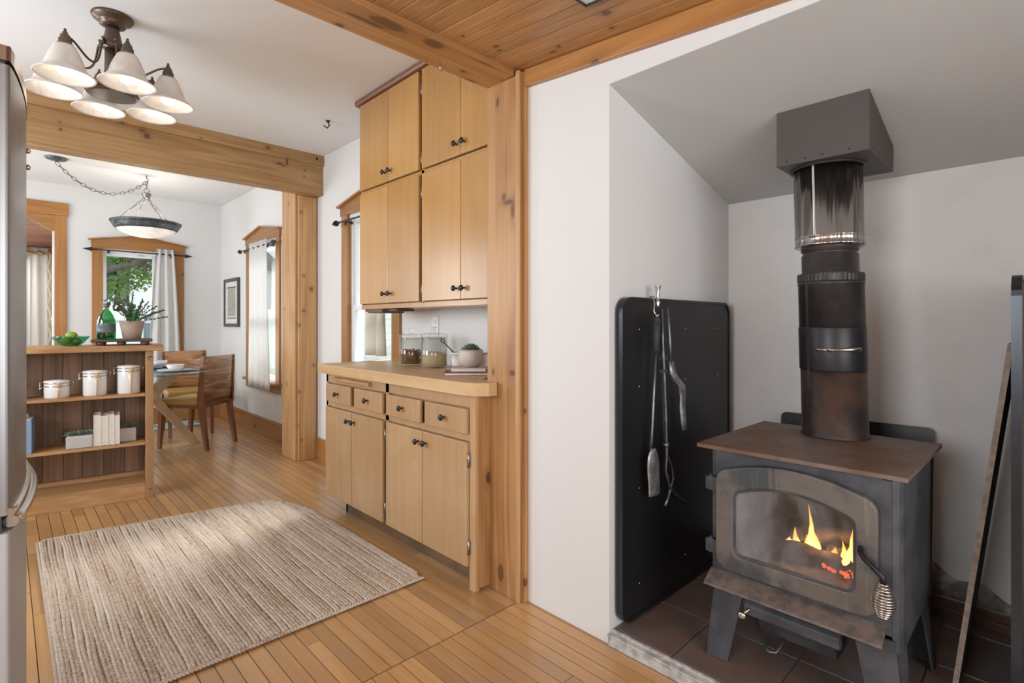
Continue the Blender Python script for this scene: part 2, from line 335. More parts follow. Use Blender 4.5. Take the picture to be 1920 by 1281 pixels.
def flamem():
    m = bpy.data.materials.new('flame'); m.use_nodes = True; nt = m.node_tree; nt.nodes.clear()
    out = nd(nt, 'ShaderNodeOutputMaterial'); e = nd(nt, 'ShaderNodeEmission'); tr = nd(nt, 'ShaderNodeBsdfTransparent')
    tc = nd(nt, 'ShaderNodeTexCoord'); sp = nd(nt, 'ShaderNodeSeparateXYZ'); lk(nt, tc.outputs['Generated'], sp.inputs[0])
    lw = nd(nt, 'ShaderNodeLayerWeight'); lw.inputs[0].default_value = .4
    core = math_(nt, 'SUBTRACT', 1.0, lw.outputs['Facing'])
    c = mix(nt, ramp(nt, sp.outputs['Z'], .15, .95), (1, .72, .20), (1, .26, .02))
    lk(nt, c, e.inputs[0]); lk(nt, math_(nt, 'MULTIPLY_ADD', core, 6.0, .8), e.inputs[1])
    mx = nd(nt, 'ShaderNodeMixShader'); lk(nt, math_(nt, 'MULTIPLY', ramp(nt, core, .1, .8), math_(nt, 'SUBTRACT', 1.0, math_(nt, 'MULTIPLY', sp.outputs['Z'], .45))), mx.inputs[0])
    lk(nt, tr.outputs[0], mx.inputs[1]); lk(nt, e.outputs[0], mx.inputs[2]); lk(nt, mx.outputs[0], out.inputs[0]); return m
FLAME = flamem()
EMBER = emis('ember', (1, .16, .04), 2.2, (.1, .03, .02))
def planter_pat():
    m, nt, b = mat('planter_chevron')
    v = coords(nt, (1, 1, 1), False); sp = nd(nt, 'ShaderNodeSeparateXYZ'); lk(nt, v, sp.inputs[0])
    tri = math_(nt, 'PINGPONG', math_(nt, 'ADD', sp.outputs['X'], sp.outputs['Y']), .018)
    w = math_(nt, 'SINE', math_(nt, 'MULTIPLY', math_(nt, 'ADD', tri, sp.outputs['Z']), 760.))
    c = mix(nt, ramp(nt, w, -.3, .3), (.66, .63, .62), (.34, .32, .32)); lk(nt, c, b.inputs['Base Color']); b.inputs['Roughness'].default_value = .6
    return m
PLANT = planter_pat()
def print_mat():
    m, nt, b = mat('picture_print')
    n = noise(nt, coords(nt, (1, 60, 22), False), 1, 5, .7); n2 = noise(nt, coords(nt, (1, 9, 6), False), 1, 3)
    c = mix(nt, ramp(nt, n, .4, .6), (.62, .56, .44), (.14, .14, .15)); c = mix(nt, ramp(nt, n2, .5, .7), c, (.30, .40, .50))
    lk(nt, c, b.inputs['Base Color']); b.inputs['Roughness'].default_value = .3; return m
PRINT = print_mat()
def matrug():
    return plain('blue_mat', (.42, .52, .53), .9, var=1, vs=12, col2=(.12, .22, .27), lo=.5, hi=.58)
BMAT = matrug()

# ------------------------------------------------------------------ geometry helpers
ORG = {}
def tag(o, label=None, cat=None, group=None, kind=None):
    if label: o['label'] = label
    if cat: o['category'] = cat
    if group: o['group'] = group
    if kind: o['kind'] = kind
    return o
def empty(name, loc=(0, 0, 0), label=None, cat=None, group=None, kind=None):
    o = bpy.data.objects.new(name, None); COL.objects.link(o); o.location = loc; o.empty_display_size = .05
    ORG[o] = Vector(loc); return tag(o, label, cat, group, kind)
class MB:
    def __init__(s): s.v = []; s.f = []; s.sm = []; s.mi = []; s.cur = 0
    def add(s, vs, fs, smooth=False):
        n = len(s.v); s.v += [tuple(x) for x in vs]; s.f += [tuple(i+n for i in f) for f in fs]
        s.sm += [smooth]*len(fs); s.mi += [s.cur]*len(fs); return s
    def box(s, x0, y0, z0, x1, y1, z1, M=None):
        x0, x1 = min(x0, x1), max(x0, x1); y0, y1 = min(y0, y1), max(y0, y1); z0, z1 = min(z0, z1), max(z0, z1)
        vs = [Vector(p) for p in ((x0, y0, z0), (x1, y0, z0), (x1, y1, z0), (x0, y1, z0), (x0, y0, z1), (x1, y0, z1), (x1, y1, z1), (x0, y1, z1))]
        if M is not None: vs = [M @ v for v in vs]
        return s.add(vs, [(0, 3, 2, 1), (4, 5, 6, 7), (0, 1, 5, 4), (1, 2, 6, 5), (2, 3, 7, 6), (3, 0, 4, 7)])
    def hexa(s, vs):
        return s.add(vs, [(0, 3, 2, 1), (4, 5, 6, 7), (0, 1, 5, 4), (1, 2, 6, 5), (2, 3, 7, 6), (3, 0, 4, 7)])
    def prism(s, poly, fn, d0, d1, smooth=False):
        n = len(poly); a = [fn(p[0], p[1], d0) for p in poly]; b = [fn(p[0], p[1], d1) for p in poly]
        s.add(a+b, [tuple(range(n))[::-1], tuple(range(n, 2*n))], False)
        s.add(a+b, [(i, (i+1) % n, n+(i+1) % n, n+i) for i in range(n)], smooth); return s
    def ring(s, outer, inner, fn, d0, d1):
        n = len(outer); vs = [fn(*p, d0) for p in outer]+[fn(*p, d0) for p in inner]+[fn(*p, d1) for p in outer]+[fn(*p, d1) for p in inner]
        fs = []
        for i in range(n):
            j = (i+1) % n
            fs += [(i, j, n+j, n+i), (2*n+i, 3*n+i, 3*n+j, 2*n+j), (i, 2*n+i, 2*n+j, j), (n+i, n+j, 3*n+j, 3*n+i)]
        return s.add(vs, fs, False)
    def lathe(s, prof, c=(0, 0, 0), seg=24, M=None, smooth=True, cap=True):
        c = Vector(c); vs = []; n = len(prof)
        for (r, z) in prof:
            for k in range(seg):
                a = 2*PI*k/seg; p = Vector((r*math.cos(a), r*math.sin(a), z))
                if M is not None: p = M @ p
                vs.append(p+c)
        fs = [(i*seg+k, i*seg+(k+1) % seg, (i+1)*seg+(k+1) % seg, (i+1)*seg+k) for i in range(n-1) for k in range(seg)]
        s.add(vs, fs, smooth)
        if cap:
            base = len(s.v)-n*seg
            if prof[0][0] > 1e-5: s.f.append(tuple(base+k for k in range(seg))[::-1]); s.sm.append(False); s.mi.append(s.cur)
            if prof[-1][0] > 1e-5: s.f.append(tuple(base+(n-1)*seg+k for k in range(seg))); s.sm.append(False); s.mi.append(s.cur)
        return s
    def tube(s, pts, r, seg=8, closed=False, smooth=True, flat=1.):
        pts = [Vector(p) for p in pts]; n = len(pts); rs = r if isinstance(r, (list, tuple)) else [r]*n
        vs = []; up = None
        for i, p in enumerate(pts):
            if closed: t = (pts[(i+1) % n]-pts[i-1])
            else: t = pts[min(i+1, n-1)]-pts[max(i-1, 0)]
            t.normalize()
            if up is None:
                up = Vector((0, 0, 1)) if abs(t.z) < .9 else Vector((1, 0, 0))
            a = t.cross(up).normalized(); b = a.cross(t).normalized(); up = b
            for k in range(seg):
                w = 2*PI*k/seg; vs.append(p+a*math.cos(w)*rs[i]+b*math.sin(w)*rs[i]*flat)
        m = n if closed else n-1
        fs = [(i*seg+k, i*seg+(k+1) % seg, ((i+1) % n)*seg+(k+1) % seg, ((i+1) % n)*seg+k) for i in range(m) for k in range(seg)]
        s.add(vs, fs, smooth)
        if not closed:
            base = len(s.v)-n*seg
            s.f.append(tuple(base+k for k in range(seg))[::-1]); s.f.append(tuple(base+(n-1)*seg+k for k in range(seg)))
            s.sm += [False]*2; s.mi += [s.cur]*2
        return s
    def ball(s, c, r, seg=12, rings=8, sc=(1, 1, 1), M=None):
        prof = [(math.sin(PI*i/rings)*r+1e-6, -math.cos(PI*i/rings)*r) for i in range(rings+1)]
        m = Matrix.Diagonal(Vector(sc)).to_4x4()
        if M is not None: m = M @ m
        return s.lathe(prof, c, seg, m, True, False)
    def grid(s, fn, nu, nv, smooth=True):
        vs = [fn(i/nu, j/nv) for j in range(nv+1) for i in range(nu+1)]
        return s.add(vs, [(j*(nu+1)+i, j*(nu+1)+i+1, (j+1)*(nu+1)+i+1, (j+1)*(nu+1)+i) for j in range(nv) for i in range(nu)], smooth)
    def build(s, name, m, parent=None, bevel=0., solid=0., loc=None, segs=2, label=None):
        me = bpy.data.meshes.new(name)
        org = ORG.get(parent, Vector((0, 0, 0))) if parent is not None else (Vector(loc) if loc is not None else Vector((0, 0, 0)))
        me.from_pydata([(v[0]-org.x, v[1]-org.y, v[2]-org.z) for v in s.v], [], s.f)
        me.polygons.foreach_set('use_smooth', s.sm); me.polygons.foreach_set('material_index', s.mi)
        for q in (m if isinstance(m, (list, tuple)) else [m]): me.materials.append(q)
        bm = bmesh.new(); bm.from_mesh(me); bmesh.ops.recalc_face_normals(bm, faces=bm.faces); bm.to_mesh(me); bm.free()
        o = bpy.data.objects.new(name, me); COL.objects.link(o)
        if parent is not None: o.parent = parent; ORG[o] = org
        else: o.location = org; ORG[o] = org
        if solid:
            md = o.modifiers.new('solid', 'SOLIDIFY'); md.thickness = solid; md.offset = 0
        if bevel:
            md = o.modifiers.new('bevel', 'BEVEL'); md.width = bevel; md.segments = segs; md.limit_method = 'ANGLE'; md.angle_limit = rad(40)
        if label: o['label'] = label
        return o
def bx(*a, M=None): return MB().box(*a, M=M)
def copy_tree(o, parent=None):
    c = o.copy(); COL.objects.link(c)
    if parent is not None: c.parent = parent
    for ch in [q for q in bpy.data.objects if q.parent == o]: copy_tree(ch, c)
    return c
def struct(o, label, cat): o['kind'] = 'structure'; o['label'] = label; o['category'] = cat; return o
def YZ(sx=1, x=0): return lambda a, b, d: Vector((x+d*sx, a, b))

# ------------------------------------------------------------------ SETTING
XE, XS, XB = 1.965, 1.595, 2.612          # east wall of kitchen/dining, stove-side wall, alcove back wall
YB0, YB1 = 1.59, 1.765                     # big beam
YD = 4.365                                 # dining beam face
YF = 7.335                                 # far wall
XW = -1.55
# floor with its boards
fl = struct(bx(XW, -2, -.06, 2.2, 7.6, -.012).build('floor', GAP), 'worn golden strip-wood floor running through both rooms', 'floor')
P = .0545; cnt = 0; rest = MB()
def plank_mb(x0, x1, y0, y1, mb=None):
    mb = mb or MB(); g = .0009; c = .0011; z1 = random.uniform(-.0005, .0004); x0 += g; x1 -= g; y0 += g*.6; y1 -= g*.6
    vs = [(x0, y0, -.012), (x1, y0, -.012), (x1, y1, -.012), (x0, y1, -.012),
          (x0, y0, z1-c), (x1, y0, z1-c), (x1, y1, z1-c), (x0, y1, z1-c),
          (x0+c, y0+c*.5, z1), (x1-c, y0+c*.5, z1), (x1-c, y1-c*.5, z1), (x0+c, y1-c*.5, z1)]
    fs = [(0, 1, 5, 4), (1, 2, 6, 5), (2, 3, 7, 6), (3, 0, 4, 7), (4, 5, 9, 8), (5, 6, 10, 9), (6, 7, 11, 10), (7, 4, 8, 11), (8, 9, 10, 11)]
    mb.add(vs, fs); mb.mi[-5:-1] = [1]*4
    return mb
for side in (0, 1):
    off = 1.061-P*60 if side else 1.061-P*60-P*.42
    for r in range(90):
        x0 = off+r*P; x1 = x0+P
        if x0 < XW or x0 > 1.97: continue
        if not side and x0 > XS+.01: continue
        x1 = min(x1, 1.98)
        y = 1.578 if side else -2.
        yend = 7.34 if side else 1.574
        if side: y0 = y
        else:
            y0 = .74
            plank_mb(x0, x1, -2, y0, rest)
        while y0 < yend-.01:
            L = random.uniform(.45, 1.45) if y0 < 4.4 else random.uniform(1.1, 2.2)
            if random.random() < .12: L = random.uniform(.28, .5)
            y1 = min(y0+L, yend)
            if yend-y1 < .2: y1 = yend
            vis = -.02 < x0 and cnt < 296
            if vis:
                plank_mb(x0, x1, y0, y1).build('floor_board', [FLOORM, JOINT], fl, loc=None); cnt += 1
            else: plank_mb(x0, x1, y0, y1, rest)
            y0 = y1
tag(rest.build('floor_board_field', [FLOORM, JOINT], fl), kind='stuff')
thr = bx(-.2, 1.5737, -.01, XS, 1.5783, -.0035).build('seam_strip', GAP, fl)

def wallbox(name, boxes, label, m=WALL):
    mb = MB()
    for b in boxes: mb.box(*b)
    return struct(mb.build(name, m), label, 'wall')
KW = (3.225, 3.885, .84, 2.01)       # kitchen window opening y0,y1,z0,z1
DW = (5.42, 6.21, .60, 2.02)         # dining window
ZC, ZCD = 2.61, 2.655
def pierced(x0, x1, y0, y1, z0, z1, ops):
    out = []; y = y0
    for (a, b, c, d) in ops:
        out += [(x0, y, z0, x1, a, z1), (x0, a, z0, x1, b, c), (x0, a, d, x1, b, z1)]; y = b
    out.append((x0, y, z0, x1, y1, z1)); return out
wallbox('wall_right', pierced(XE, XE+.12, 1.70, YF, 0, 2.75, [KW, DW]), 'white plaster right wall of kitchen and dining room, with two windows')
FW = (.778, 1.46, .55, 1.995)
wallbox('wall_back', [(.445, YF, 0, FW[0], YF+.12, 2.75), (FW[1], YF, 0, XE+.12, YF+.12, 2.75), (FW[0], YF, 0, FW[1], YF+.12, FW[2]), (FW[0], YF, FW[3], FW[1], YF+.12, 2.75),
        (-.55, YF, 2.34, .445, YF+.12, 2.75), (XW, YF, 0, -.55, YF+.12, 2.75)], 'white far wall of the dining room with doorway and window')
wallbox('wall_left', [(XW-.1, -2, 0, XW, YF, 2.75)], 'white left wall behind the fridge')
wallbox('wall_front', [(XW, -2.1, 0, 2.7, -2, 2.75)], 'white wall behind the camera')
wallbox('wall_stove_side', [(XS, 1.135, 0, XB+.1, 1.548, 2.62), (1.606, 1.548, 0, XB+.1, 1.577, 2.62)], 'white wall between the wooden post and the stove alcove')
wallbox('wall_stove_back', [(XB, -.75, 0, XB+.1, 1.2, 2.2)], 'white back wall of the stove alcove', WALLD)
wallbox('wall_alcove_right', [(XS, -2, 0, XB+.1, -.65, 2.62)], 'white wall right of the stove alcove')
wallbox('wall_header', [(XS, -.75, 2.0595, XS+.03, 1.135, 2.62)], 'white wall strip above the alcove opening')
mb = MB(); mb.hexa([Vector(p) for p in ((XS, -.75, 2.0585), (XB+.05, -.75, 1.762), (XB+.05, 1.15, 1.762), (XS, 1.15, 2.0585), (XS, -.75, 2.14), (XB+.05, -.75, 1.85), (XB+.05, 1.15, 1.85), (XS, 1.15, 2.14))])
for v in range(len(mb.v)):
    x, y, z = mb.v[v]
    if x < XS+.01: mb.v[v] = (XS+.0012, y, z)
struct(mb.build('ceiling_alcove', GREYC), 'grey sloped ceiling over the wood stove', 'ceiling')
struct(bx(XW, 1.7, ZC, XE+.1, YD+.06, ZC+.1).build('ceiling_kitchen', CEIL), 'smooth white kitchen ceiling around the bronze chandelier', 'ceiling')
struct(bx(XW, YD+.05, ZCD, XE+.1, YF+.1, ZCD+.1).build('ceiling_dining', CEIL), 'white dining room ceiling beyond the wooden beam', 'ceiling')
# sloped tongue and groove ceiling
zc = lambda y: 2.119+.0845*y
ce = struct(MB().hexa([Vector(p) for p in ((XW, -2, zc(-2)+.02), (XS, -2, zc(-2)+.02), (XS, 1.6, zc(1.6)+.02), (XW, 1.6, zc(1.6)+.02), (XW, -2, 2.62), (XS, -2, 2.62), (XS, 1.6, 2.62), (XW, 1.6, 2.62))]).build('ceiling', GAP), 'sloping knotty pine board ceiling in the foreground', 'ceiling')
x = XS-.002; cp = .0885
cross = [(0, .014), (0, .003), (.004, 0), (.040, 0), (.0425, .0025), (.045, 0), (.0845, 0), (.0885, .003), (.0885, .014)]
ci = 0
while x > XW:
    xa = x-cp; mb = MB(); n = len(cross); vs = []
    ys = (-2, 1.592)
    for yy in ys:
        for (cx_, cz_) in cross: vs.append(Vector((xa+.0004+cx_*.991, yy, zc(yy)+cz_)))
    mb.add(vs, [(i, i+1, n+i+1, n+i) for i in range(n-1)])
    mb.build('ceiling_board', CEILW, ce); x = xa; ci += 1
# trim along that ceiling on the stove wall
mb = MB().hexa([Vector(p) for p in ((XS-.024, -2, zc(-2)-.072), (XS, -2, zc(-2)-.072), (XS, 1.549, zc(1.549)-.072), (XS-.024, 1.549, zc(1.549)-.072),
                                    (XS-.024, -2, zc(-2)-.002), (XS, -2, zc(-2)-.002), (XS, 1.549, zc(1.549)-.002), (XS-.024, 1.549, zc(1.549)-.002))])
struct(mb.build('trim_1', TRIMY, bevel=.002), 'orange pine board trimming the top of the white stove wall', 'trim')
# baseboards
struct(bx(XE-.018, YD+.45, 0, XE, YF, .185).box(XE-.026, YD+.45, .160, XE, YF, .178).build('baseboard_dining', BASEB, bevel=.003), 'brown wooden baseboard under the dining room window', 'baseboard')
struct(bx(XE-.018, 3.2, 0, XE, YD+.2, .185).build('baseboard_kitchen', BASEB, bevel=.003), 'short wooden baseboard between post and base cabinet', 'baseboard')
struct(bx(.47, YF-.018, 0, XE, YF, .185).build('baseboard_back', BASEB, bevel=.003), 'brown wooden baseboard of the far dining wall', 'baseboard')
struct(bx(XB-.014, -.65, .05, XB, 1.13, .085).box(XB-.010, -.65, .085, XB, 1.13, .12).build('baseboard_alcove', plain('dark_red_base', (.15, .06, .03), .5, var=.7, vs=20, col2=(.05, .03, .02)), bevel=.003), 'dark reddish baseboard behind the wood stove', 'baseboard')
# plaster smear above alcove baseboard
sm = MB(); sm.grid(lambda u, v: Vector((XB-.0025, -.2+u*.62, .123+v*(.085+.03*math.sin(u*9)+.02*math.sin(u*23)))), 30, 3)
struct(sm.build('trim_2', plain('bare_plaster', (.20, .16, .14), .9, var=.9, vs=16, col2=(.5, .48, .46)), solid=.002), 'rough unpainted plaster strip low on the alcove back wall', 'trim')

# ------------------------------------------------------------------ beams and posts
t = empty('ceiling_beam', (.1, 1.68, 2.23), 'large knotty pine beam crossing between kitchen and foreground', 'beam')
bx(XW, YB0, 2.23, 1.553, YB1, 2.62).build('timber', PINEX, t, bevel=.004)
MB().tube([(1.253, 1.71, 2.228), (1.253, 1.71, 2.205), (1.257, 1.715, 2.197), (1.266, 1.718, 2.195), (1.272, 1.72, 2.203)], .0016, 6).build('cup_hook', CHROME, t)
t = empty('ceiling_beam', (.5, YD, 2.285), 'wide pine beam over the opening to the dining room', 'beam')
bx(XW, YD, 2.285, XE, YD+.10, ZC).build('timber', BEAMX, t, bevel=.003)
bx(XW, YD-.022, 2.525, XE+0, YD, ZC).build('fascia_board', BEAMX, t, bevel=.002)
bx(XW, YD-.004, 2.275, XE, YD+.105, 2.290).build('soffit_board', BEAMX, t, bevel=.002)
MB().lathe([(.0, 0), (.010, 0), (.010, -.004), (.0, -.006)], (1.90, YD-.022, 2.575), 12, Matrix.Rotation(PI/2, 4, 'X')).build('peg', POSTL, t)
t = empty('wooden_post', (1.86, 4.62, 0), 'pale knotty cedar post under the dining beam', 'post')
bx(1.800, 4.50, 0, 1.955, 4.80, 2.276).box(1.80, 4.50, 2.276, 1.955, 4.80, 2.65).build('core', POSTL, t, bevel=.003)
bx(1.798, 4.474, 0, 1.955, 4.502, 2.274).build('face_board', POSTL, t, bevel=.004)
bx(1.780, 4.508, 0, 1.8, 4.80, 2.65).build('side_board', POSTL, t, bevel=.004)
t = empty('wooden_post', (1.6, 1.66, 0), 'tall knotty pine post between cabinets and white wall', 'post')
bx(1.553, 1.578, 0, 1.62, 1.765, 2.23).box(1.62, 1.578, 0, 1.96, 1.7649, 2.60).build('face_board', PINEZ, t, bevel=.003)
bx(1.546, 1.559, 0, 1.560, 1.580, 2.245).build('edge_strip', POSTL, t, bevel=.004)
bx(1.560, 1.566, 0, 1.575, 1.579, 2.245).build('groove_strip', PINEZ, t)
bx(1.573, 1.548, 0, 1.604, 1.580, 2.245).build('return_board', PINEZ, t, bevel=.002)

# ------------------------------------------------------------------ windows
def winE(name, op, xf, label, gable=True, sill=True, mid=None, stool_z=None, pk=.11):
    """double hung window in the east wall; casing faces -x"""
    y0, y1, z0, z1 = op; w = empty(name, (xf, (y0+y1)/2, z0)); struct(w, label, 'window')
    cw = .10; xo = xf-.022
    bx(xo, y0-cw, z0-.02, xf, y0, z1+.03).build('side_casing', TRIMO, w, bevel=.002)
    bx(xo, y1, z0-.02, xf, y1+cw, z1+.03).build('side_casing', TRIMO, w, bevel=.002)
    ym = (y0+y1)/2; a, b = y0-cw-.012, y1+cw+.012; zt = z1+.125
    MB().prism([(a, z1+.028), (b, z1+.028), (b, zt-.03), (ym, zt+.045), (a, zt-.03)], YZ(1, 0), xo-.004, xf).build('head_casing', TRIMY, w, bevel=.002)
    for s in (-1, 1):
        e = a-.02 if s < 0 else b+.02
        MB().prism([(ym, zt+.045), (e, zt-.034), (e, zt-.018), (ym, zt+.061)], YZ(1, 0), xo-.03, xf).build('cap_moulding', TRIMY, w, bevel=.002)
    for s, yy in ((0, y0), (1, y1)):
        bx(xf, yy, z0, xf+.012, yy+(.008 if s == 0 else -.008), z1).build('jamb', TRIMO, w); bx(xf+.012, yy, z0, xf+.09, yy+(.012 if s == 0 else -.012), z1).build('jamb_liner', VINYL, w)
    if sill:
        bx(xf-.055, y0-cw-.02, z0-.045, xf+.09, y1+cw+.02, z0-.018).build('stool', TRIMY, w, bevel=.004)
        bx(xf-.02, y0-cw, z0-.125, xf, y1+cw, z0-.045).build('apron', TRIMY, w, bevel=.002)
    a, b = y0+.012, y1-.012; zm = z0+(z1-z0)*.39 if mid is None else mid; f = .038; xs = xf+.015
    for (p, q, xx) in ((zm-.02, z1, xs+.02), (z0, zm+.02, xs)):
        MB().box(xx, a, p, xx+.03, a+f, q).box(xx, b-f, p, xx+.03, b, q).box(xx, a+f, p, xx+.03, b-f, p+f).box(xx, a+f, q-f, xx+.03, b-f, q).build('sash', VINYL, w, bevel=.002)
        bx(xx+.012, a+f, p+f, xx+.016, b-f, q-f).build('pane', PANE, w)
    return w
winE('window_1', KW, XE, 'white sash window with pine casing behind the cabinets', sill=False, mid=1.30)
winE('window_2', DW, XE, 'tall narrow pine-cased window on the right dining wall', mid=1.30)
# far window (faces -y)
w = struct(empty('window_3', (1.11, YF, .55)), 'pine-cased window with peaked head on the far dining wall', 'window')
x0, x1, z0, z1 = FW; yo = YF-.022
bx(x0-.097, yo, z0-.02, x0, YF, z1+.02).build('side_casing', TRIMO, w, bevel=.002)
bx(x1, yo, z0-.02, x1+.095, YF, z1+.02).build('side_casing', TRIMO, w, bevel=.002)
XZ = lambda a, b, d: Vector((a, d, b))
xm = (x0+x1)/2; a, b = x0-.105, x1+.105
MB().prism([(a, z1+.018), (b, z1+.018), (b, z1+.10), (xm, z1+.18), (a, z1+.10)], XZ, yo-.004, YF).build('head_casing', TRIMX, w, bevel=.002)
for s in (-1, 1):
    e = a-.025 if s < 0 else b+.025
    MB().prism([(xm, z1+.178), (e, z1+.096), (e, z1+.110), (xm, z1+.192)], XZ, yo-.03, YF).build('cap_moulding', TRIMX, w, bevel=.002)
bx(x0-.12, YF-.055, z0-.045, x1+.12, YF+.05, z0-.018).build('stool', TRIMX, w, bevel=.004)
f = .038; zm = 1.20
for (p, q, yy) in ((zm-.02, z1-.02, YF+.05), (z0, zm+.02, YF+.02)):
    MB().box(x0, yy, p, x0+f, yy+.03, q).box(x1-f, yy, p, x1, yy+.03, q).box(x0+f, yy, p, x1-f, yy+.03, p+f).box(x0+f, yy, q-f, x1-f, yy+.03, q).build('sash', VINYL, w, bevel=.002)
    bx(x0+f, yy+.012, p+f, x1-f, yy+.016, q-f).build('pane', PANE, w)
bx(x0, YF+.0, z1-.02, x1, YF+.08, z1).build('head_jamb', VINYL, w)
bx(1.10, YF+.046, 1.955, 1.17, YF+.052, 1.970).build('sash_lock', plain('lock_cream', (.6, .52, .38), .4), w)

# doorway to the porch
w = struct(empty('door_1', (.0, YF, 0)), 'doorway with broad orange pine casing left of the far window', 'doorway')
bx(.372, YF-.022, 0, .468, YF, 2.32).build('side_casing', TRIMO, w, bevel=.002)
bx(-.66, YF-.022, 0, -.56, YF, 2.32).build('side_casing', TRIMO, w, bevel=.002)
bx(-.68, YF-.028, 2.32, .484, YF, 2.455).build('head_casing', TRIMX, w, bevel=.002)
MB().prism([(.372, 2.32), (.372, 2.15), (.335, 2.165), (.10, 2.32)], XZ, YF-.02, YF+.10).build('corner_brace', TRIMX, w, bevel=.002)
bx(.36, YF, 0, .385, YF+.12, 2.32).build('jamb', VINYL, w, bevel=.002)
MB().box(.352, YF+.04, 1.16, .362, YF+.055, 1.25).tube([(.356, YF+.045, 1.21), (.335, YF+.03, 1.21)], .004, 6).build('latch', CHROME, w)
# porch room
wallbox('wall_porch', [(.43, YF+.12, 0, .5, 8.75, 2.6), (-1.2, 8.70, 0, -.35, 8.8, 2.6), (.30, 8.70, 0, .5, 8.8, 2.6), (-.35, 8.7, 0, .30, 8.8, .5), (-.35, 8.7, 1.98, .3, 8.8, 2.6), (-1.3, YF+.12, 0, -1.2, 8.8, 2.6)], 'white walls of the porch beyond the doorway')
struct(bx(-1.2, YF+.12, -.06, .43, 8.7, 0).build('floor_porch', FLOORM), 'wooden floor of the porch beyond the doorway', 'floor')
pc = struct(empty('ceiling_porch', (0, 8, 2.2)), 'reddish sloping board ceiling of the porch seen through the doorway', 'ceiling')
PW = wood('porch_boards', (.42, .22, .155), (.26, .12, .08), 'X', rough=.6, knots=.2)
for k in range(9):
    ya = YF+.12+k*.142; yb = ya+.140; zz = lambda y: 2.36-(y-7.45)*.20
    MB().hexa([Vector(p) for p in ((-1.2, ya, zz(ya)), (.43, ya, zz(ya)), (.43, yb, zz(yb)), (-1.2, yb, zz(yb)), (-1.2, ya, zz(ya)+.02), (.43, ya, zz(ya)+.02), (.43, yb, zz(yb)+.02), (-1.2, yb, zz(yb)+.02))]).build('board', PW, pc, bevel=.003)
w = struct(empty('window_4', (0, 8.7, .5)), 'porch window with brown casing half covered by curtains', 'window')
for b in ((.30, 8.675, .45, .345, 8.7, 2.05), (-.40, 8.675, .45, -.35, 8.7, 2.05)): bx(*b).build('side_casing', TRIMO, w)
bx(-.42, 8.67, 2.03, .43, 8.7, 2.11).build('head_casing', TRIMX, w)
bx(-.35, 8.74, .5, .3, 8.745, 1.98).build('pane', PANE, w)

# ------------------------------------------------------------------ curtains and rods
def curtain(name, path, ztop, zbot, folds, amp, m, label, group=None, spread=1.0, fringe=None, nrm=None):
    """path: (p0,p1) top ends in plan, spread: bottom width factor"""
    p0, p1 = Vector(path[0]), Vector(path[1]); d = p1-p0; n = Vector((-d.y, d.x)).normalized(); c = (p0+p1)/2
    def fn(u, v):
        s = 1+(spread-1)*(v**.8); q = c+d*(u-.5)*s
        a = amp*(.6+.4*v)*math.sin(u*folds*2*PI+.5*math.sin(u*5+v*2)); q = q+n*a
        return Vector((q.x, q.y, ztop+(zbot-ztop)*v+.004*math.sin(u*folds*2*PI)*(1-v)))
    cu = empty(name, (c.x, c.y, zbot), label, 'curtain', group)
    MB().grid(fn, max(24, folds*12), 14).build('panel', m, cu, solid=.0015)
    return cu
def rod(name, p0, p1, z, label, wallx=None, wally=None, r=.007, heads=(True, True), r2=None):
    p0 = Vector((*p0, z)); p1 = Vector((*p1, z)); t = empty(name, ((p0+p1)/2), label, 'curtain rod')
    MB().tube([p0, p1], r, 8).build('pole', BLACKM, t)
    d = (p1-p0).normalized()
    for on, p, dd in ((heads[0], p0, -d), (heads[1], p1, d)):
        if not on: continue
        M = dd.to_track_quat('Z', 'Y').to_matrix().to_4x4()
        MB().lathe([(.006, 0), (.011, .010), (.006, .020), (.012, .030), (.006, .040), (.006, .048), (.024, .052), (.016, .085), (.0005, .135)], p, 8, M, smooth=False).build('finial', BLACKM, t)
    for k in (.12, .88):
        q = p0+(p1-p0)*k
        e = Vector((wallx, q.y, z-.0)) if wallx is not None else Vector((q.x, wally, z))
        MB().tube([q+Vector((0, 0, -.01)), e+Vector((0, 0, -.01))], .006, 6).ball(e+Vector((0, 0, -.01)), .013, 8, 6).tube([q+Vector((0, 0, -.012)), q+Vector((0, 0, -.035))], .008, 6).build('bracket', BLACKM, t)
    return t
rod('curtain_rod', (1.89, 3.91), (1.89, 3.05), 1.972, 'black spear-tipped curtain rod left of the wall cabinets', wallx=XE-.022, heads=(True, False))
rod('curtain_rod', (1.885, 6.27), (1.885, 5.36), 1.975, 'black arrow-tipped curtain rod on the right dining wall', wallx=XE-.022)
rod('curtain_rod', (.73, 7.255), (1.50, 7.255), 1.985, 'black curtain rod across the head of the far window', wally=YF-.022)
curtain('curtain', ((1.885, 6.02), (1.885, 5.47)), 2.03, .50, 4, .028, CURT, 'long white curtain on the right dining wall', spread=1.18)
curtain('curtain', ((1.262, 7.255), (1.43, 7.255)), 2.045, .42, 3, .035, CURT, 'white gathered curtain at the right side of the far window', spread=2.05)
curtain('curtain', ((1.225, 7.275), (1.31, 7.275)), 1.96, .42, 3, .012, SHEER, 'sheer thin curtain edge hanging before the far window glass', spread=1.2)
curtain('curtain', ((1.90, 3.55), (1.90, 3.24)), 1.98, .95, 2, .045, LINEN, 'linen curtain hanging below the wall cabinet in the kitchen window', spread=1.0)
curtain('curtain', ((.215, 8.5), (.375, 8.53)), 2.09, .45, 2, .028, LINEN, 'cream curtain with tan fringe seen through the doorway', spread=1.05)
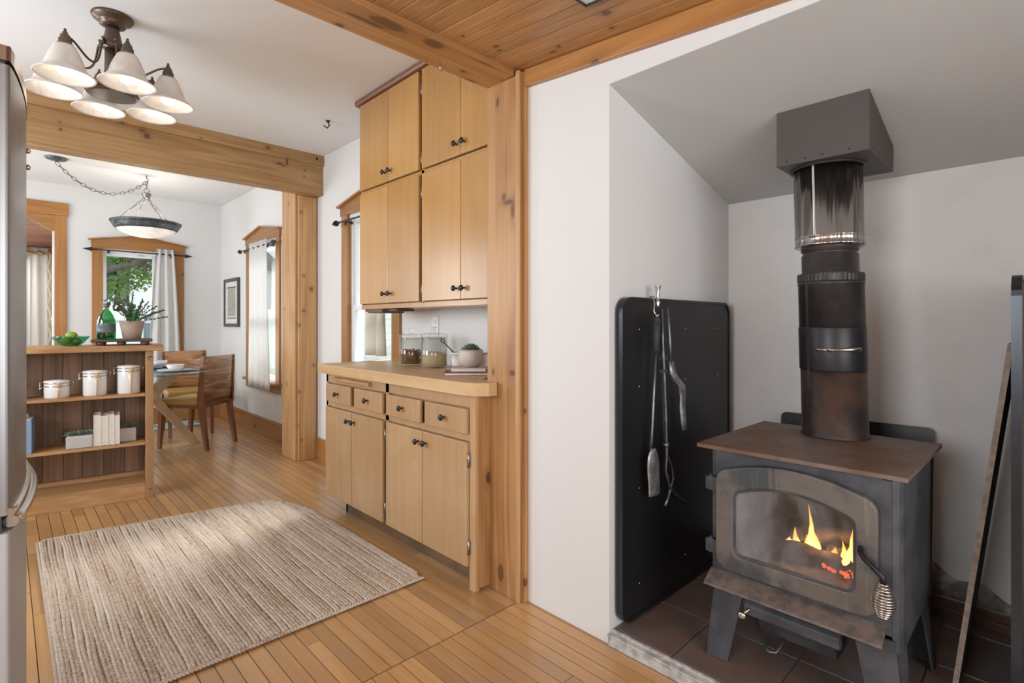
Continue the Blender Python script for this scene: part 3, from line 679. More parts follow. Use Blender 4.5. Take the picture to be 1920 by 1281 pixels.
MB().grid(lambda u, v: Vector((.375+.012*math.sin(v*40)+u*.018, 8.50+.01*math.sin(v*33), 2.04-v*1.5)), 2, 60).build('curtain_fringe', BURLAP, [o for o in bpy.data.objects if o.get('label', '').startswith('cream curtain')][0], solid=.004)
curtain('curtain', ((.13, 8.58), (.225, 8.58)), 1.99, .45, 2, .015, CURT, 'plain white porch curtain nearest the fridge edge')
t = empty('curtain_rod', (.25, 8.45, 2.02), 'brass-ended curtain rod on the porch window', 'curtain rod')
MB().tube([(-.3, 8.46, 2.02), (.34, 8.46, 2.02)], .012, 10).build('pole', BRASS, t)
MB().lathe([(.0, -.01), (.018, -.008), (.026, 0), (.018, .012), (.0, .02)], (.30, 8.42, 2.02), 14, Matrix.Rotation(PI/2, 4, 'X')).build('finial', BRASS, t)
MB().tube([(.31, 8.46, 2.02), (.31, 8.68, 2.03)], .016, 8).build('bracket', TRIMY, t)

# ------------------------------------------------------------------ cabinets
def knob(p, d, parent, name='knob'):
    M = Vector(d).to_track_quat('Z', 'Y').to_matrix().to_4x4()
    return MB().lathe([(.005, 0), (.004, .012), (.006, .016), (.0145, .019), (.0155, .023), (.012, .027), (.0, .029)], p, 14, M).build(name, KNOB, parent)
def hinge(y, z, x, parent):
    return MB().box(x-.006, y-.009, z-.028, x+.002, y+.009, z+.028).tube([(x-.008, y, z-.034), (x-.008, y, z+.034)], .0045, 8).build('hinge', HINGE, parent)
UF = 1.655
uc = empty('wall_cabinet', (1.8, 2.5, 1.27), 'tall honey-brown wall cabinet with eight doors below the ceiling', 'cabinet')
bx(UF+.022, 1.767, 1.27, XE-.002, 3.105, 2.60).box(UF, 3.095, 1.27, UF+.03, 3.11, 2.60).box(UF+.001, 1.767, 1.268, UF+.024, 3.11, 1.297).box(UF+.001, 1.767, 2.0, UF+.024, 3.11, 2.025)\
  .box(UF+.001, 1.767, 2.572, UF+.024, 3.11, 2.602).box(UF+.001, 2.405, 1.29, UF+.024, 2.432, 2.58).build('carcass', CAB, uc, bevel=.0015)
MB().prism([(UF+.02, 2.57), (UF-.028, 2.578), (UF-.036, 2.590), (UF-.034, 2.606), (UF+.02, 2.606)], lambda a, b, d: Vector((a, d, b)), 1.767, 3.135).build('crown_moulding', CROWN, uc, bevel=.002)
bx(1.64, 2.83, 1.243, 1.80, 3.0, 1.268).box(UF+.02, 2.72, 1.252, 1.80, 3.10, 1.268).build('under_light', plain('dark_strip', (.10, .06, .04), .5), uc, bevel=.003)
gaps = [1.889-.12, 2.063, 2.403, 2.432, 2.757, 3.102]
udoors = []
for (za, zb) in ((1.30, 1.998), (2.027, 2.570)):
    for (ya, yb, hs) in ((1.772, 2.0605, -1), (2.0635, 2.402, 1), (2.434, 2.7535, -1), (2.7565, 3.098, 1)):
        dr = bx(UF-.019, ya, za, UF-.0005, yb, zb).build('door', CAB, uc, bevel=.0025)
        ky = yb-.03 if hs < 0 else ya+.03
        knob((UF-.019, ky, za+.055), (-1, 0, 0), dr)
        if (ya, hs) == (2.0635, 1):
            for hz in (za+.06, zb-.10): hinge(2.416, hz, UF-.001, dr)
LF = 1.478
bc = empty('base_cabinet', (1.7, 2.5, 0), 'worn birch base cabinet with four drawers under the butcher block', 'cabinet')
bx(LF+.022, 1.80, .09, XE-.002, 3.238, .858).box(LF+.002, 1.79, .098, LF+.024, 3.24, .118).box(LF+.002, 1.79, .805, LF+.024, 3.24, .862).box(LF+.002, 1.79, .655, LF+.024, 3.24, .690)\
  .box(LF+.002, 2.479, .10, LF+.024, 2.513, .86).box(LF+.002, 3.214, .085, LF+.024, 3.24, .86).box(LF+.022, 3.225, .085, XE-.002, 3.24, .86).build('carcass', CABL, bc, bevel=.0015)
bx(1.535, 1.80, .0, 1.55, 3.08, .09).box(1.535, 3.06, 0, 1.9, 3.08, .09).build('toe_kick', TOEK, bc)
bx(1.474, 1.755, 0, 1.50, 1.795, .862).build('corner_stile', CABL, bc, bevel=.003)
bx(1.488, 1.752, .012, 1.556, 1.7665, .862).build('filler_strip', PINEZ, bc, bevel=.003)
cols = ((1.797, 2.138, 1), (2.142, 2.479, -1), (2.513, 2.862, 1), (2.866, 3.212, -1))
dcols = ((1.800, 2.120, 1), (2.160, 2.478, -1), (2.518, 2.838, 1), (2.880, 3.206, -1))
for i, (ya, yb, hs) in enumerate(cols):
    dr = bx(LF-.018, ya, .104, LF-.0005, yb, .652).build('door', CABL, bc, bevel=.0025)
    ky = yb-.03 if hs > 0 else ya+.03
    knob((LF-.018, ky, .600), (-1, 0, 0), dr)
    if i == 0: [hinge(1.793, hz, LF-.002, dr) for hz in (.19, .575)]
    if i == 2: [hinge(2.499, hz, LF-.002, dr) for hz in (.18, .575)]
for i, (ya, yb, hs) in enumerate(dcols):
    dr = bx(LF-.018, ya, .690, LF-.0005, yb, .800).build('drawer', CABL, bc, bevel=.0025)
    knob((LF-.018, (ya+yb)/2, .745), (-1, 0, 0), dr)
bx(LF-.024, 2.66, .826, LF+.02, 3.10, .845).build('cutting_board', RECX, bc, bevel=.002, label='narrow pull-out wooden cutting board')
ct = MB(); poly = [(1.44, 3.29), (1.44, 1.80), (1.462, 1.735), (1.50, 1.695), (1.552, 1.695), (1.552, 1.767), (XE-.003, 1.767), (XE-.003, 3.29)]
ct.prism(poly, lambda a, b, d: Vector((a, b, d)), .863, .92)
tag(ct.build('countertop', CTOP, bevel=.006, segs=3, loc=(1.7, 2.5, .863)), 'thick pale butcher-block countertop on the base cabinet', 'countertop')

# outlet plates
def outlet(name, c, label, duplex=True):
    x, y, z = c; t = empty(name, c, label, 'outlet')
    bx(x-.006, y-.036, z-.058, x, y+.036, z+.058).build('cover_plate', WHITE, t, bevel=.002)
    if duplex:
        for dz in (-.021, .021):
            s = bx(x-.010, y-.016, z+dz-.014, x-.005, y+.016, z+dz+.014).build('socket', plain('socket_grey', (.6, .6, .6), .4) if dz < 0 else WHITE, t, bevel=.003)
            for k in (-.006, .006): bx(x-.0105, y+k-.0012, z+dz-.004, x-.0095, y+k+.0012, z+dz+.005).build('slot', DARKP, s)
    return t
outlet('wall_outlet', (XE, 2.728, 1.165), 'white duplex outlet above the countertop jars')
outlet('wall_outlet', (XE, 5.50, .36), 'white blank plate low on the wall below the dining window', False)

# ------------------------------------------------------------------ things on the counter
def jar(c, r, h, fill, fm, label, coarse):
    t = empty('glass_jar', c, label, 'jar', None)
    MB().lathe([(r*.9, 0), (r, .006), (r, h), (r-.003, h), (r-.003, .010), (0, .010)], c, 32, cap=False).build('jar_body', GLS, t)
    MB().lathe([(0, h-.012), (r-.006, h-.012), (r-.004, h), (r+.003, h+.002), (r+.003, h+.016), (r-.01, h+.022), (.014, h+.024), (.011, h+.036), (.018, h+.052), (.016, h+.060), (0, h+.062)], c, 32, cap=False).build('lid', GLS, t)
    if coarse:
        mb = MB(); rr = r-.008
        for k in range(520):
            a = random.uniform(0, 2*PI); q = rr*math.sqrt(random.uniform(.35, 1)); zz = .014+random.random()*(fill-.014+.010*math.sin(a*2+1))
            M = Matrix.Rotation(random.uniform(0, PI), 4, Vector((random.random(), random.random(), random.random()+.1)).normalized())
            mb.ball((c[0]+q*math.cos(a)*.96, c[1]+q*math.sin(a)*.96, c[2]+zz), .0065, 5, 3, (1, .8, .6), M)
        mb.lathe([(0, .012), (rr*.8, .012), (rr*.8, fill-.01), (0, fill)], c, 12)
        tag(mb.build('granola', GRAN, t), kind='stuff')
    else:
        tag(MB().lathe([(0, .011), (r-.005, .011), (r-.005, fill*.9), (r*.5, fill*1.02), (0, fill*.96)], c, 32).build('oats', OATS, t), kind='stuff')
    return t
jar((1.785, 2.735, .92), .071, .170, .095, GRAN, 'clear lidded jar half full of brown granola', True)
jar((1.80, 2.515, .92), .076, .178, .090, OATS, 'clear lidded jar half full of pale oats, nearer the pot', False)
# crock with spoon, pot with succulent, books
def lathe_pot(name, c, prof, m, label, cat, seg=28):
    t = empty(name, c, label, cat); MB().lathe(prof, c, seg, cap=False).build('vessel', m, t); return t
cc = (1.835, 2.325, .92)
t = lathe_pot('crock', cc, [(0, 0), (.036, 0), (.045, .05), (.048, .085), (.060, .088), (.060, .096), (.050, .097), (.044, .085), (.038, .02), (0, .015)], CERAM, 'small white crock behind the succulent pot', 'crock')
MB().lathe([(0, .06), (.045, .06)], cc, 20, cap=False).build('contents', OATS, t)
MB().tube([(cc[0], cc[1], .98), (cc[0]-.03, cc[1]+.035, 1.03), (cc[0]-.055, cc[1]+.06, 1.065)], .004, 8).tube([(cc[0]-.055, cc[1]+.06, 1.065), (cc[0]-.062, cc[1]+.055, 1.085), (cc[0]-.075, cc[1]+.068, 1.092), (cc[0]-.07, cc[1]+.076, 1.078)], .0035, 6, closed=True).build('ladle', BRONZE, t)
def rosette(mb, c, r, n, tilt0=.25, seed=0, h=.03):
    rn = random.Random(seed)
    for k in range(n):
        a = k*2.39996; q = (k/n)**.6; tl = 1.25-q*1.05; ln = r*(.45+.55*q)
        d = Vector((math.cos(a)*math.cos(tl), math.sin(a)*math.cos(tl), math.sin(tl))); s = Vector((-math.sin(a), math.cos(a), 0)); u = s.cross(d)
        w = r*.20; p = Vector(c)+Vector((0, 0, h*(1-q)*.4))
        pts = [p, p+d*ln*.55+s*w, p+d*ln*.62+u*-w*.45, p+d*ln*.55-s*w, p+d*ln, p+d*ln*.5+u*w*.35]
        mb.add(pts, [(0, 1, 5), (0, 5, 3), (5, 1, 4), (5, 4, 3), (0, 2, 1), (0, 3, 2), (2, 4, 1), (3, 4, 2)], False)
    return mb
bk = [((1.555, 2.045), (.24, .17), .016, BKP, .92, 12, 'pink paper-covered book at the bottom under the succulent pot'), ((1.575, 2.065), (.20, .145), .018, BKR, .936, 9, 'maroon and tan book directly beneath the succulent pot')]
def book_flat(c, sz, th, m, z, ang, label, m2=None):
    t = empty('book', (c[0]+.09, c[1]+.06, z), label, 'book', 'books under the pot'); M = Matrix.Translation(Vector((c[0]+.09, c[1]+.06, z))) @ Matrix.Rotation(rad(ang), 4, 'Z')
    a, b = sz[0]/2, sz[1]/2
    bx(-a+.004, -b+.004, .002, a-.004, b-.002, th-.002, M=M).build('pages', PAGES, t)
    MB().box(-a, -b, 0, a, b, .002, M=M).box(-a, -b, th-.002, a, b, th, M=M).box(-a, b-.002, .002, a, b, th-.002, M=M).build('cover', m, t)
    return t
book_flat((1.60, 2.02), (.22, .17), .014, BKR, .9205, -40, 'large dark-red edged book lying lowest on the countertop')
book_flat((1.635, 2.04), (.18, .14), .018, BKP, .935, -44, 'smaller book with pink cover directly under the round pot')
pc_ = (1.74, 2.105, .953)
t = lathe_pot('plant_pot', pc_, [(0, 0), (.034, 0), (.058, .02), (.068, .05), (.064, .078), (.058, .09), (.052, .088), (.056, .06), (0, .05)], CREAM, 'round cream stoneware pot with green succulent on two books', 'potted plant')
tag(rosette(MB(), (pc_[0], pc_[1], pc_[2]+.075), .065, 34, seed=1, h=.05).build('succulent', SUCC, t), kind='stuff')
MB().tube([(pc_[0]+.064, pc_[1]-.025, pc_[2]+.065), (pc_[0]+.088, pc_[1]-.032, pc_[2]+.067)], .006, 8).build('ear', CREAM, t)
cpts = [Vector((1.93, 2.0, 1.10)), Vector((1.90, 1.95, 1.05)), Vector((1.83, 1.88, .98)), Vector((1.76, 1.84, .935)), Vector((1.66, 1.86, .926)), Vector((1.56, 1.80, .9245))]
tag(MB().tube(cpts, .0035, 6).build('power_cord', plain('cord_brown', (.25, .17, .11), .5)), 'brown cord trailing behind the succulent pot to the post', 'cord')

# ------------------------------------------------------------------ bookcase
ANG = -7.9; BO = Vector((.723, 4.246, 0)); BM = Matrix.Translation(BO) @ Matrix.Rotation(rad(ANG), 4, 'Z')
def bw(x, y, z): return BM @ Vector((x, y, z))
def bb(*a): return bx(*a, M=BM)
BWD = 1.25; D = .30
t = empty('bookcase', BO, 'reclaimed-wood bookcase room divider with three shelves', 'bookcase'); BC = t
bb(-BWD, -.02, .992, .055, D+.04, 1.032).build('top_board', RECT, t, bevel=.004)
bb(-.045, 0, 0, 0, .022, .992).build('face_stile', REC, t, bevel=.002)
bb(-.024, .022, 0, 0, D, .992).build('side_panel', REC, t, bevel=.002)
bb(-.045, .022, .02, -.0245, D-.03, .992).build('inner_side', REC, t)
bb(-BWD, .005, .085, -.046, D-.02, .106).build('shelf', RECX, t, bevel=.002)
bb(-BWD, -.0, 0, -.0455, .018, .086).build('plinth', RECX, t, bevel=.002)
for z in (.358, .686): bb(-BWD, .015, z, -.046, D-.02, z+.019).build('shelf', RECX, t, bevel=.002)
for z in (.338, .666): bb(-.055, .10, z, -.046, D-.04, z+.02).build('cleat', REC, t)
bb(-BWD, 0, 0, -BWD+.03, D, .992).build('side_panel', REC, t, bevel=.002)
bb(-BWD, D+.001, .10, -.03, D+.006, .99).build('back_panel', RECB, t)
x = -.046; k = 0
while x > -BWD+.05:
    wd = random.choice((.085, .10, .115, .105)); bb(x-wd+.002, D-.02+random.uniform(-.002, .002), .10, x, D, .99).build('back_board', RECB, t, bevel=.0015); x -= wd; k += 1
bb(-BWD, D-.06, .107, -.046, D-.022, .135).build('cleat', RECX, t)
MB().tube([bw(-.012, -.003, .955), bw(-.03, -.02, .948), bw(-.02, -.03, .93)], .004, 6).build('screw_eye', STEELT, t)
MB().lathe([(0, 0), (.006, 0), (.005, .004), (0, .005)], bw(-.02, -.001, .06), 8, Matrix.Rotation(PI/2, 4, 'X')).build('screw', STEELT, t)
# canisters
def canister(x, y, h, label):
    c = bw(x, y, .705); r = .064; t = empty('canister', c, label, 'canister', 'white canisters on the top shelf')
    MB().lathe([(0, 0), (r*.93, 0), (r, .008), (r, h), (r*.97, h+.004), (0, h+.004)], c, 28).build('body', CERAM, t)
    MB().lathe([(r*.94, h+.003), (r*1.02, h+.006), (r*1.04, h+.014), (r*.99, h+.024), (0, h+.028)], c, 28).build('lid', CERAM, t)
    MB().lathe([(r+.001, h-.014), (r+.0025, h-.014), (r+.0025, h-.009), (r+.001, h-.009)], c, 28, cap=False).lathe([(r*1.04, h+.006), (r*1.05, h+.006), (r*1.05, h+.0095), (r*1.04, h+.0095)], c, 28, cap=False).build('wire_band', CHROME, t)
    for s in (-1, 1):
        q = [bw(x+s*(r+.001), y, .705+h-.010), bw(x+s*(r+.016), y-.004, .705+h-.012), bw(x+s*(r+.018), y-.004, .705+h+.012), bw(x+s*(r+.002), y, .705+h+.010)]
        if s < 0: q.insert(1, bw(x+s*(r+.020), y-.01, .705+h-.034))
        MB().tube(q, .0022, 6).build('clasp', CHROME, t)
    fx = x+.012
    MB().tube([bw(fx, y-r-.004, .706+.004), bw(fx, y-r-.004, .705+h-.022)], .0045, 8, flat=.7).ball(bw(fx, y-r-.007, .705+h-.006), .016, 12, 8, (.8, .35, 1)).build('wooden_spoon', SPOONW, t)
    MB().tube([bw(fx-.016, y-r+.004, .705+h-.022), bw(fx-.013, y-r-.006, .705+h-.03), bw(fx+.013, y-r-.006, .705+h-.03), bw(fx+.016, y-r+.004, .705+h-.022)], .0035, 8).build('spoon_loop', CERAM, t)
    return t
canister(-.505, .10, .088, 'shortest white clamp-lid canister, left on the top shelf')
canister(-.315, .10, .140, 'middle white clamp-lid canister with wooden spoon')
canister(-.135, .10, .165, 'tallest white clamp-lid canister, right on the top shelf')
# planters and books on middle shelf
def planter(x, y, w, h, d, seed, label):
    c = bw(x, y, .3775); t = empty('planter', c, label, 'planter', 'patterned planters on the middle shelf')
    bx(x-w/2, y-d/2, .3775, x+w/2, y+d/2, .3775+h, M=BM).build('box', PLANT, t, bevel=.008)
    mb = MB()
    for k in (-.30, 0, .30): rosette(mb, bw(x+k*w, y, .3775+h-.004), .054, 18, seed=seed, h=.03)
    tag(mb.build('succulent', SUCC, t), kind='stuff'); return t
planter(-.39, .075, .135, .080, .10, 3, 'grey chevron planter with succulents left of the cream books')
planter(-.155, .14, .12, .092, .10, 5, 'grey chevron planter with succulents right of the cream books')
def book_up(x, y, w, h, d, m, label, group='cream books on the middle shelf', edges=True):
    c = bw(x, y, .3775); t = empty('book', c, label, 'book', group)
    z = .3775
    bx(x-w/2+.003, y+.002, z+.003, x+w/2-.003, y+d-.003, z+h-.003, M=BM).build('pages', PAGES, t)
    MB().box(x-w/2, y, z, x-w/2+.003, y+d, z+h, M=BM).box(x+w/2-.003, y, z, x+w/2, y+d, z+h, M=BM).box(x-w/2+.003, y+d-.003, z, x+w/2-.003, y+d, z+h, M=BM).build('cover', m, t)
    return t
for (x, w, h, l) in ((-.302, .036, .205, 'first cream book beside the left planter, pages facing out'), (-.265, .036, .198, 'second book from the left planter, greyish page edges'),
                     (-.230, .030, .203, 'third cream book from the left planter, pages facing out'), (-.199, .029, .196, 'last cream book touching the right planter')):
    book_up(x, .03, w, h, .14, BKW, l)
t = empty('book', bw(-.645, .04, .3775), 'pale blue upright book at the fridge end of the middle shelf', 'book')
bx(-.675, .03, .3775, -.617, .033+.15, .3775+.205, M=BM).build('cover', BKB, t, bevel=.002)
bx(-.670, .034, .378, -.622, .18, .5845, M=BM).build('pages', PAGES, t)
t = lathe_pot('vase', bw(-.665, .22, .3775), [(0, 0), (.02, 0), (.026, .10), (.018, .20), (.012, .225), (0, .225)], CERAM, 'small white vase tip behind the blue book', 'vase')
# leafy sprig at left of top shelf
def sprig(mb, base, n, ln, leafs, lw, rn, spreadz=.6, droop=.0):
    base = Vector(base)
    for k in range(n):
        a = 2*PI*k/n+rn.uniform(-.3, .3); el = rn.uniform(.25, 1.35); L = ln*rn.uniform(.7, 1.1)
        d = Vector((math.cos(a)*math.cos(el), math.sin(a)*math.cos(el), math.sin(el)))
        pts = [base+d*L*s+Vector((0, 0, -droop*s*s*L)) for s in (0, .35, .7, 1)]
        mb.tube(pts, .0014, 4)
        for j in range(leafs):
            s = .25+.75*j/leafs; p = base+d*L*s+Vector((0, 0, -droop*s*s*L)); ld = (d+Vector((rn.uniform(-1, 1), rn.uniform(-1, 1), rn.uniform(-.6, 1)))).normalized()
            w = ld.cross(Vector((rn.random(), rn.random(), 1))).normalized()*lw*.32; u = ld.cross(w).normalized()*lw*.12
            mb.add([p, p+ld*lw*.5+w, p+ld*lw*.5-w, p+ld*lw, p+ld*lw*.45+u], [(0, 1, 4), (0, 4, 2), (1, 3, 4), (4, 3, 2)])
    return mb
rn = random.Random(4)
t = lathe_pot('plant_pot', bw(-.71, .12, .705), [(0, 0), (.035, 0), (.045, .08), (.04, .08), (0, .07)], CERAM, 'leafy sprig plant at the fridge end of the top shelf', 'potted plant')
tag(sprig(MB(), bw(-.71, .12, .775), 11, .10, 9, .022, rn).build('foliage', plain('sage_leaf', (.12, .17, .10), .6), t), kind='stuff')
# top of bookcase
zt = 1.0325
t = empty('fruit_bowl', bw(-.44, .13, zt), 'scalloped teal glass bowl holding limes', 'bowl')
c = bw(-.44, .13, zt); mb = MB()
def bowlf(u, v):
    a = u*2*PI; r = .038+(.098-.038)*(v**.8); z = .003+.058*(v**1.35); r *= 1+.035*math.sin(a*9)*v
    return Vector((c.x+r*math.cos(a), c.y+r*math.sin(a), c.z+z))
mb.grid(bowlf, 72, 10); mb.lathe([(0, .0), (.038, 0), (.038, .004), (0, .004)], c, 24); mb.build('bowl_body', TEALG, t, solid=.003)
for (dx, dy, dz, l) in ((-.024, .0, .030, 'lime resting low on the left in the teal bowl'), (.026, .014, .030, 'lime resting low on the right in the teal bowl'), (.004, -.004, .068, 'lime on top of the others in the teal bowl')):
    q = c+Vector((dx, dy, dz)); l_ = MB().ball((0, 0, 0), .026, 16, 10, (1.22, 1, .98)).lathe([(.004, .030), (.002, .034), (0, .035)], (0, 0, 0), 8, Matrix.Rotation(PI/2, 4, 'Y')).build('lime', LIME)
    l_.location = q; l_.rotation_euler = (0, 0, random.uniform(-.5, .5)); tag(l_, l, 'lime', 'limes in the teal bowl')
t = empty('serving_board', bw(-.18, .14, zt), 'dark wooden footed riser on the bookcase top', 'riser')
bb(-.335, .02, zt+.022, -.005, .285, zt+.040).build('board', TRAYW, t, bevel=.004)
for fx in (-.285, -.175, -.045):
    for fy in (.05, .255): MB().lathe([(.022, 0), (.026, .012), (.024, .022)], bw(fx, fy, zt), 12).build('foot', TRAYW, t)
zb = zt+.0402
def bottle(x, y, label, lab=True):
    c = bw(x, y, zb); t = empty('green_bottle', c, label, 'bottle', 'green glass bottles on the riser')
    MB().lathe([(0, .002), (.048, 0), (.053, .010), (.053, .10), (.050, .125), (.036, .165), (.020, .192), (.016, .200), (.016, .222), (.018, .224), (.018, .232)], c, 28, cap=False).lathe([(0, .008), (.045, .008), (.045, .09), (0, .09)], c, 20).build('bottle_body', GREENG, t)
    MB().lathe([(.0185, .212), (.0195, .214), (.0195, .236), (.017, .238), (0, .238)], c, 20).build('cap', plain('bottle_cap', (.16, .14, .12), .5, .4), t)
    if lab: MB().grid(lambda u, v: Vector((c.x+.0538*math.cos(rad(-175+u*150)), c.y+.0538*math.sin(rad(-175+u*150)), c.z+.045+v*.06)), 20, 2).build('paper_label', plain('bottle_label', (.10, .12, .13), .6, var=.8, vs=60, col2=(.34, .35, .34), lo=.52, hi=.6), t)
    return t
bottle(-.258, .13, 'green glass bottle with grey label in front on the riser')
bottle(-.115, .225, 'green glass bottle hidden behind the clay pot', False)
c = bw(-.115, .11, zb)
c = bw(-.118, .092, zb)
t = empty('plant_pot', c, 'weathered clay pot with dark twiggy plant on the riser', 'potted plant')
MB().lathe([(0, 0), (.050, 0), (.072, .122), (.066, .122), (.060, .105), (0, .10)], c, 28, cap=False).build('vessel', TERRA, t)
tag(sprig(MB(), (c.x, c.y, c.z+.10), 26, .235, 26, .017, random.Random(9), droop=.12).build('foliage', LEAF, t), kind='stuff')

# ------------------------------------------------------------------ dining furniture
def make_chair():
    t = empty('dining_chair', (0, 0, 0), 'x', 'chair')
    s = MB(); s.box(-.215, -.24, .415, .215, .20, .47); s.build('seat', TAN, t, bevel=.022, segs=4)
    bx(-.205, -.225, .385, .205, .19, .42).build('seat_frame', DARKW, t, bevel=.004)
    def leg(x, y0, y1, zt, w0, w1, dx=0):
        a, b = w0/2, w1/2
        return MB().hexa([Vector(p) for p in ((x+dx-b, y1-b, 0), (x+dx+b, y1-b, 0), (x+dx+b, y1+b, 0), (x+dx-b, y1+b, 0), (x-a, y0-a, zt), (x+a, y0-a, zt), (x+a, y0+a, zt), (x-a, y0+a, zt))])
    for sx in (-1, 1):
        leg(sx*.19, -.205, -.235, .415, .045, .03).build('leg', DARKW, t, bevel=.003)
        leg(sx*.19, .195, .262, .44, .05, .032, sx*.005).build('leg', DARKW, t, bevel=.003)
        # side edge of the back
        MB().prism([(.165, .40), (.232, .40), (.245, .87), (.215, .87)], lambda a, b, d: Vector((d, a, b)), sx*.198, sx*.215).build('side_stile', DARKW, t, bevel=.003)
    mb = MB()
    def bk(u, v, off):
        x = -.198+u*.396; z = .425+v*.445; y = .200+v*.022+.020*(1-(2*u-1)**2)+off
        return Vector((x, y, z))
    mb.grid(lambda u, v: bk(u, v, 0), 8, 4); n = len(mb.v); mb.grid(lambda u, v: bk(u, v, .022), 8, 4)
    idx = lambda i, j: j*9+i
    ed = [idx(i, 0) for i in range(9)]+[idx(8, j) for j in range(1, 5)]+[idx(i, 4) for i in range(7, -1, -1)]+[idx(0, j) for j in range(3, 0, -1)]
    for q in range(len(ed)):
        a, b = ed[q], ed[(q+1) % len(ed)]; mb.f.append((a, b, b+n, a+n)); mb.sm.append(False); mb.mi.append(0)
    mb.build('backrest', ROSEW, t)
    return t
ch = make_chair()
ch.location = (1.335, 5.77, 0); ch.rotation_euler = (0, 0, rad(217.8)); ch['label'] = 'striped rosewood chair with its back to the room and tan seat'; ch['group'] = 'dining chairs around the glass table'
ch2 = copy_tree(ch); ch2.location = (1.42, 6.52, 0); ch2.rotation_euler = (0, 0, rad(-4)); ch2['label'] = 'dining chair at the far side of the table, facing the camera'
tc = (.83, 5.73)
t = empty('dining_table', (tc[0], tc[1], 0), 'round glass dining table on a crossed pale wooden base', 'table')
MB().lathe([(0, .738), (.632, .738), (.636, .743), (.632, .749), (0, .749)], (tc[0], tc[1], 0), 64).build('glass_top', TABG, t)
for k, a0 in enumerate((10, 92, 190, 272)):
    a = rad(a0); d = Vector((math.cos(a), math.sin(a), 0)); n = Vector((-d.y, d.x, 0)); mb = MB()
    prof = [(.56, .0), (.49, .0), (.13, .46), (.03, .48), (.03, .57), (.11, .575), (.31, .737), (.42, .737), (.20, .525), (.21, .47)]
    mb.prism(prof, lambda p, q, w: Vector((tc[0], tc[1], 0))+d*p+n*w+Vector((0, 0, q)), -.023, .023); mb.build('leg', PALEW, t, bevel=.006)
bx(tc[0]-.15, tc[1]-.15, .49, tc[0]+.15, tc[1]+.15, .56).build('centre_block', PALEW, t, bevel=.006)
for k, (px, py, l) in enumerate(((1.085, 5.42, 'nearest'), (.93, 5.87, 'middle'), (1.07, 6.02, 'farthest'))):
    z = .7495
    tag(MB().lathe([(0, 0), (.17, 0), (.172, .003), (0, .004)], (px, py, z), 32).build('placemat', MATP, loc=(px, py, z)), f'round dark placemat under the {l} place setting', 'placemat', 'placemats')
    tag(MB().lathe([(0, .0045), (.07, .0045), (.135, .014), (.14, .018), (.07, .010), (0, .0085)], (px, py, z), 32).build('plate', CERB if k else CERAM, loc=(px, py, z)), f'dinner plate of the {l} place setting on the glass table', 'plate', 'dinner plates')
    tag(MB().lathe([(0, .014), (.035, .014), (.06, .032), (.072, .064), (.068, .064), (.055, .036), (.03, .020), (0, .019)], (px, py, z), 28).build('bowl', CERAM, loc=(px, py, z)), f'white bowl stacked on the {l} plate', 'bowl', 'white bowls')
t = lathe_pot('plant_pot', (.80, 5.62, .7495), [(0, 0), (.035, 0), (.045, .07), (.04, .07), (0, .06)], CERAM, 'small leafy plant on the glass dining table', 'potted plant')
tag(sprig(MB(), (.80, 5.62, .82), 16, .13, 10, .03, random.Random(2)).build('foliage', plain('aqua_leaf', (.10, .22, .18), .6), t), kind='stuff')
tag(bx(.45, 6.86, .0005, 1.63, 7.26, .009).build('floor_mat', BMAT, bevel=.002, loc=(1.0, 7.0, 0)), 'pale blue patterned mat on the floor by the far wall', 'mat')

# picture
t = empty('framed_picture', (XE, 6.86, 1.42), 'small black-framed print on the dining wall corner', 'picture')
y0, y1, z0, z1 = 6.58, 7.13, 1.135, 1.715; X = XE
MB().box(X-.028, y0, z0, X, y0+.035, z1).box(X-.028, y1-.035, z0, X, y1, z1).box(X-.028, y0+.035, z0, X, y1-.035, z0+.04).box(X-.028, y0+.035, z1-.04, X, y1-.035, z1).build('frame', PFRAME, t, bevel=.003)
bx(X-.014, y0+.035, z0+.04, X-.010, y1-.035, z1-.04).build('mount', PMAT, t)
bx(X-.0165, y0+.13, z0+.13, X-.0145, y1-.13, z1-.12).build('print', PRINT, t)
bx(X-.0175, y0+.115, z0+.10, X-.0145, y1-.115, z0+.11).box(X-.0175, y0+.115, z1-.115, X-.0145, y1-.115, z1-.10).build('print_border', PFRAME, t)

# ------------------------------------------------------------------ chandelier
cx, cy = .360, 3.055
ch = empty('chandelier', (cx, cy, ZC), 'six-arm bronze chandelier with frosted bell shades', 'chandelier')
MB().lathe([(.0, 0), (.080, 0), (.082, -.006), (.076, -.016), (.058, -.026), (.050, -.034), (.050, -.042), (.030, -.048), (0, -.048)], (cx, cy, ZC), 32).build('canopy', BRONZE, ch)
MB().lathe([(.026, -.045), (.028, -.07), (.040, -.13), (.042, -.135), (.042, -.150), (.028, -.155), (.027, -.165)], (cx, cy, ZC), 24).build('upper_stem', BRONZE, ch)
MB().lathe([(.030, -.15), (.030, -.225), (.032, -.23), (.030, -.235), (.033, -.275), (.045, -.305), (.075, -.33), (.098, -.345), (.103, -.358), (.098, -.368), (.085, -.372)], (cx, cy, ZC), 32).build('flared_body', BRONZE, ch)
MB().lathe([(.0, -.366), (.086, -.366), (.086, -.371), (0, -.372)], (cx, cy, ZC), 32).build('glass_lens', glass('lens', (.75, .78, .76), .5, rough=.1), ch)
R = .222
def bez(p, n=14):
    out = []
    for i in range(n+1):
        s = i/n; a = [Vector(q) for q in p]
        while len(a) > 1: a = [a[j].lerp(a[j+1], s) for j in range(len(a)-1)]
        out.append(a[0])
    return out
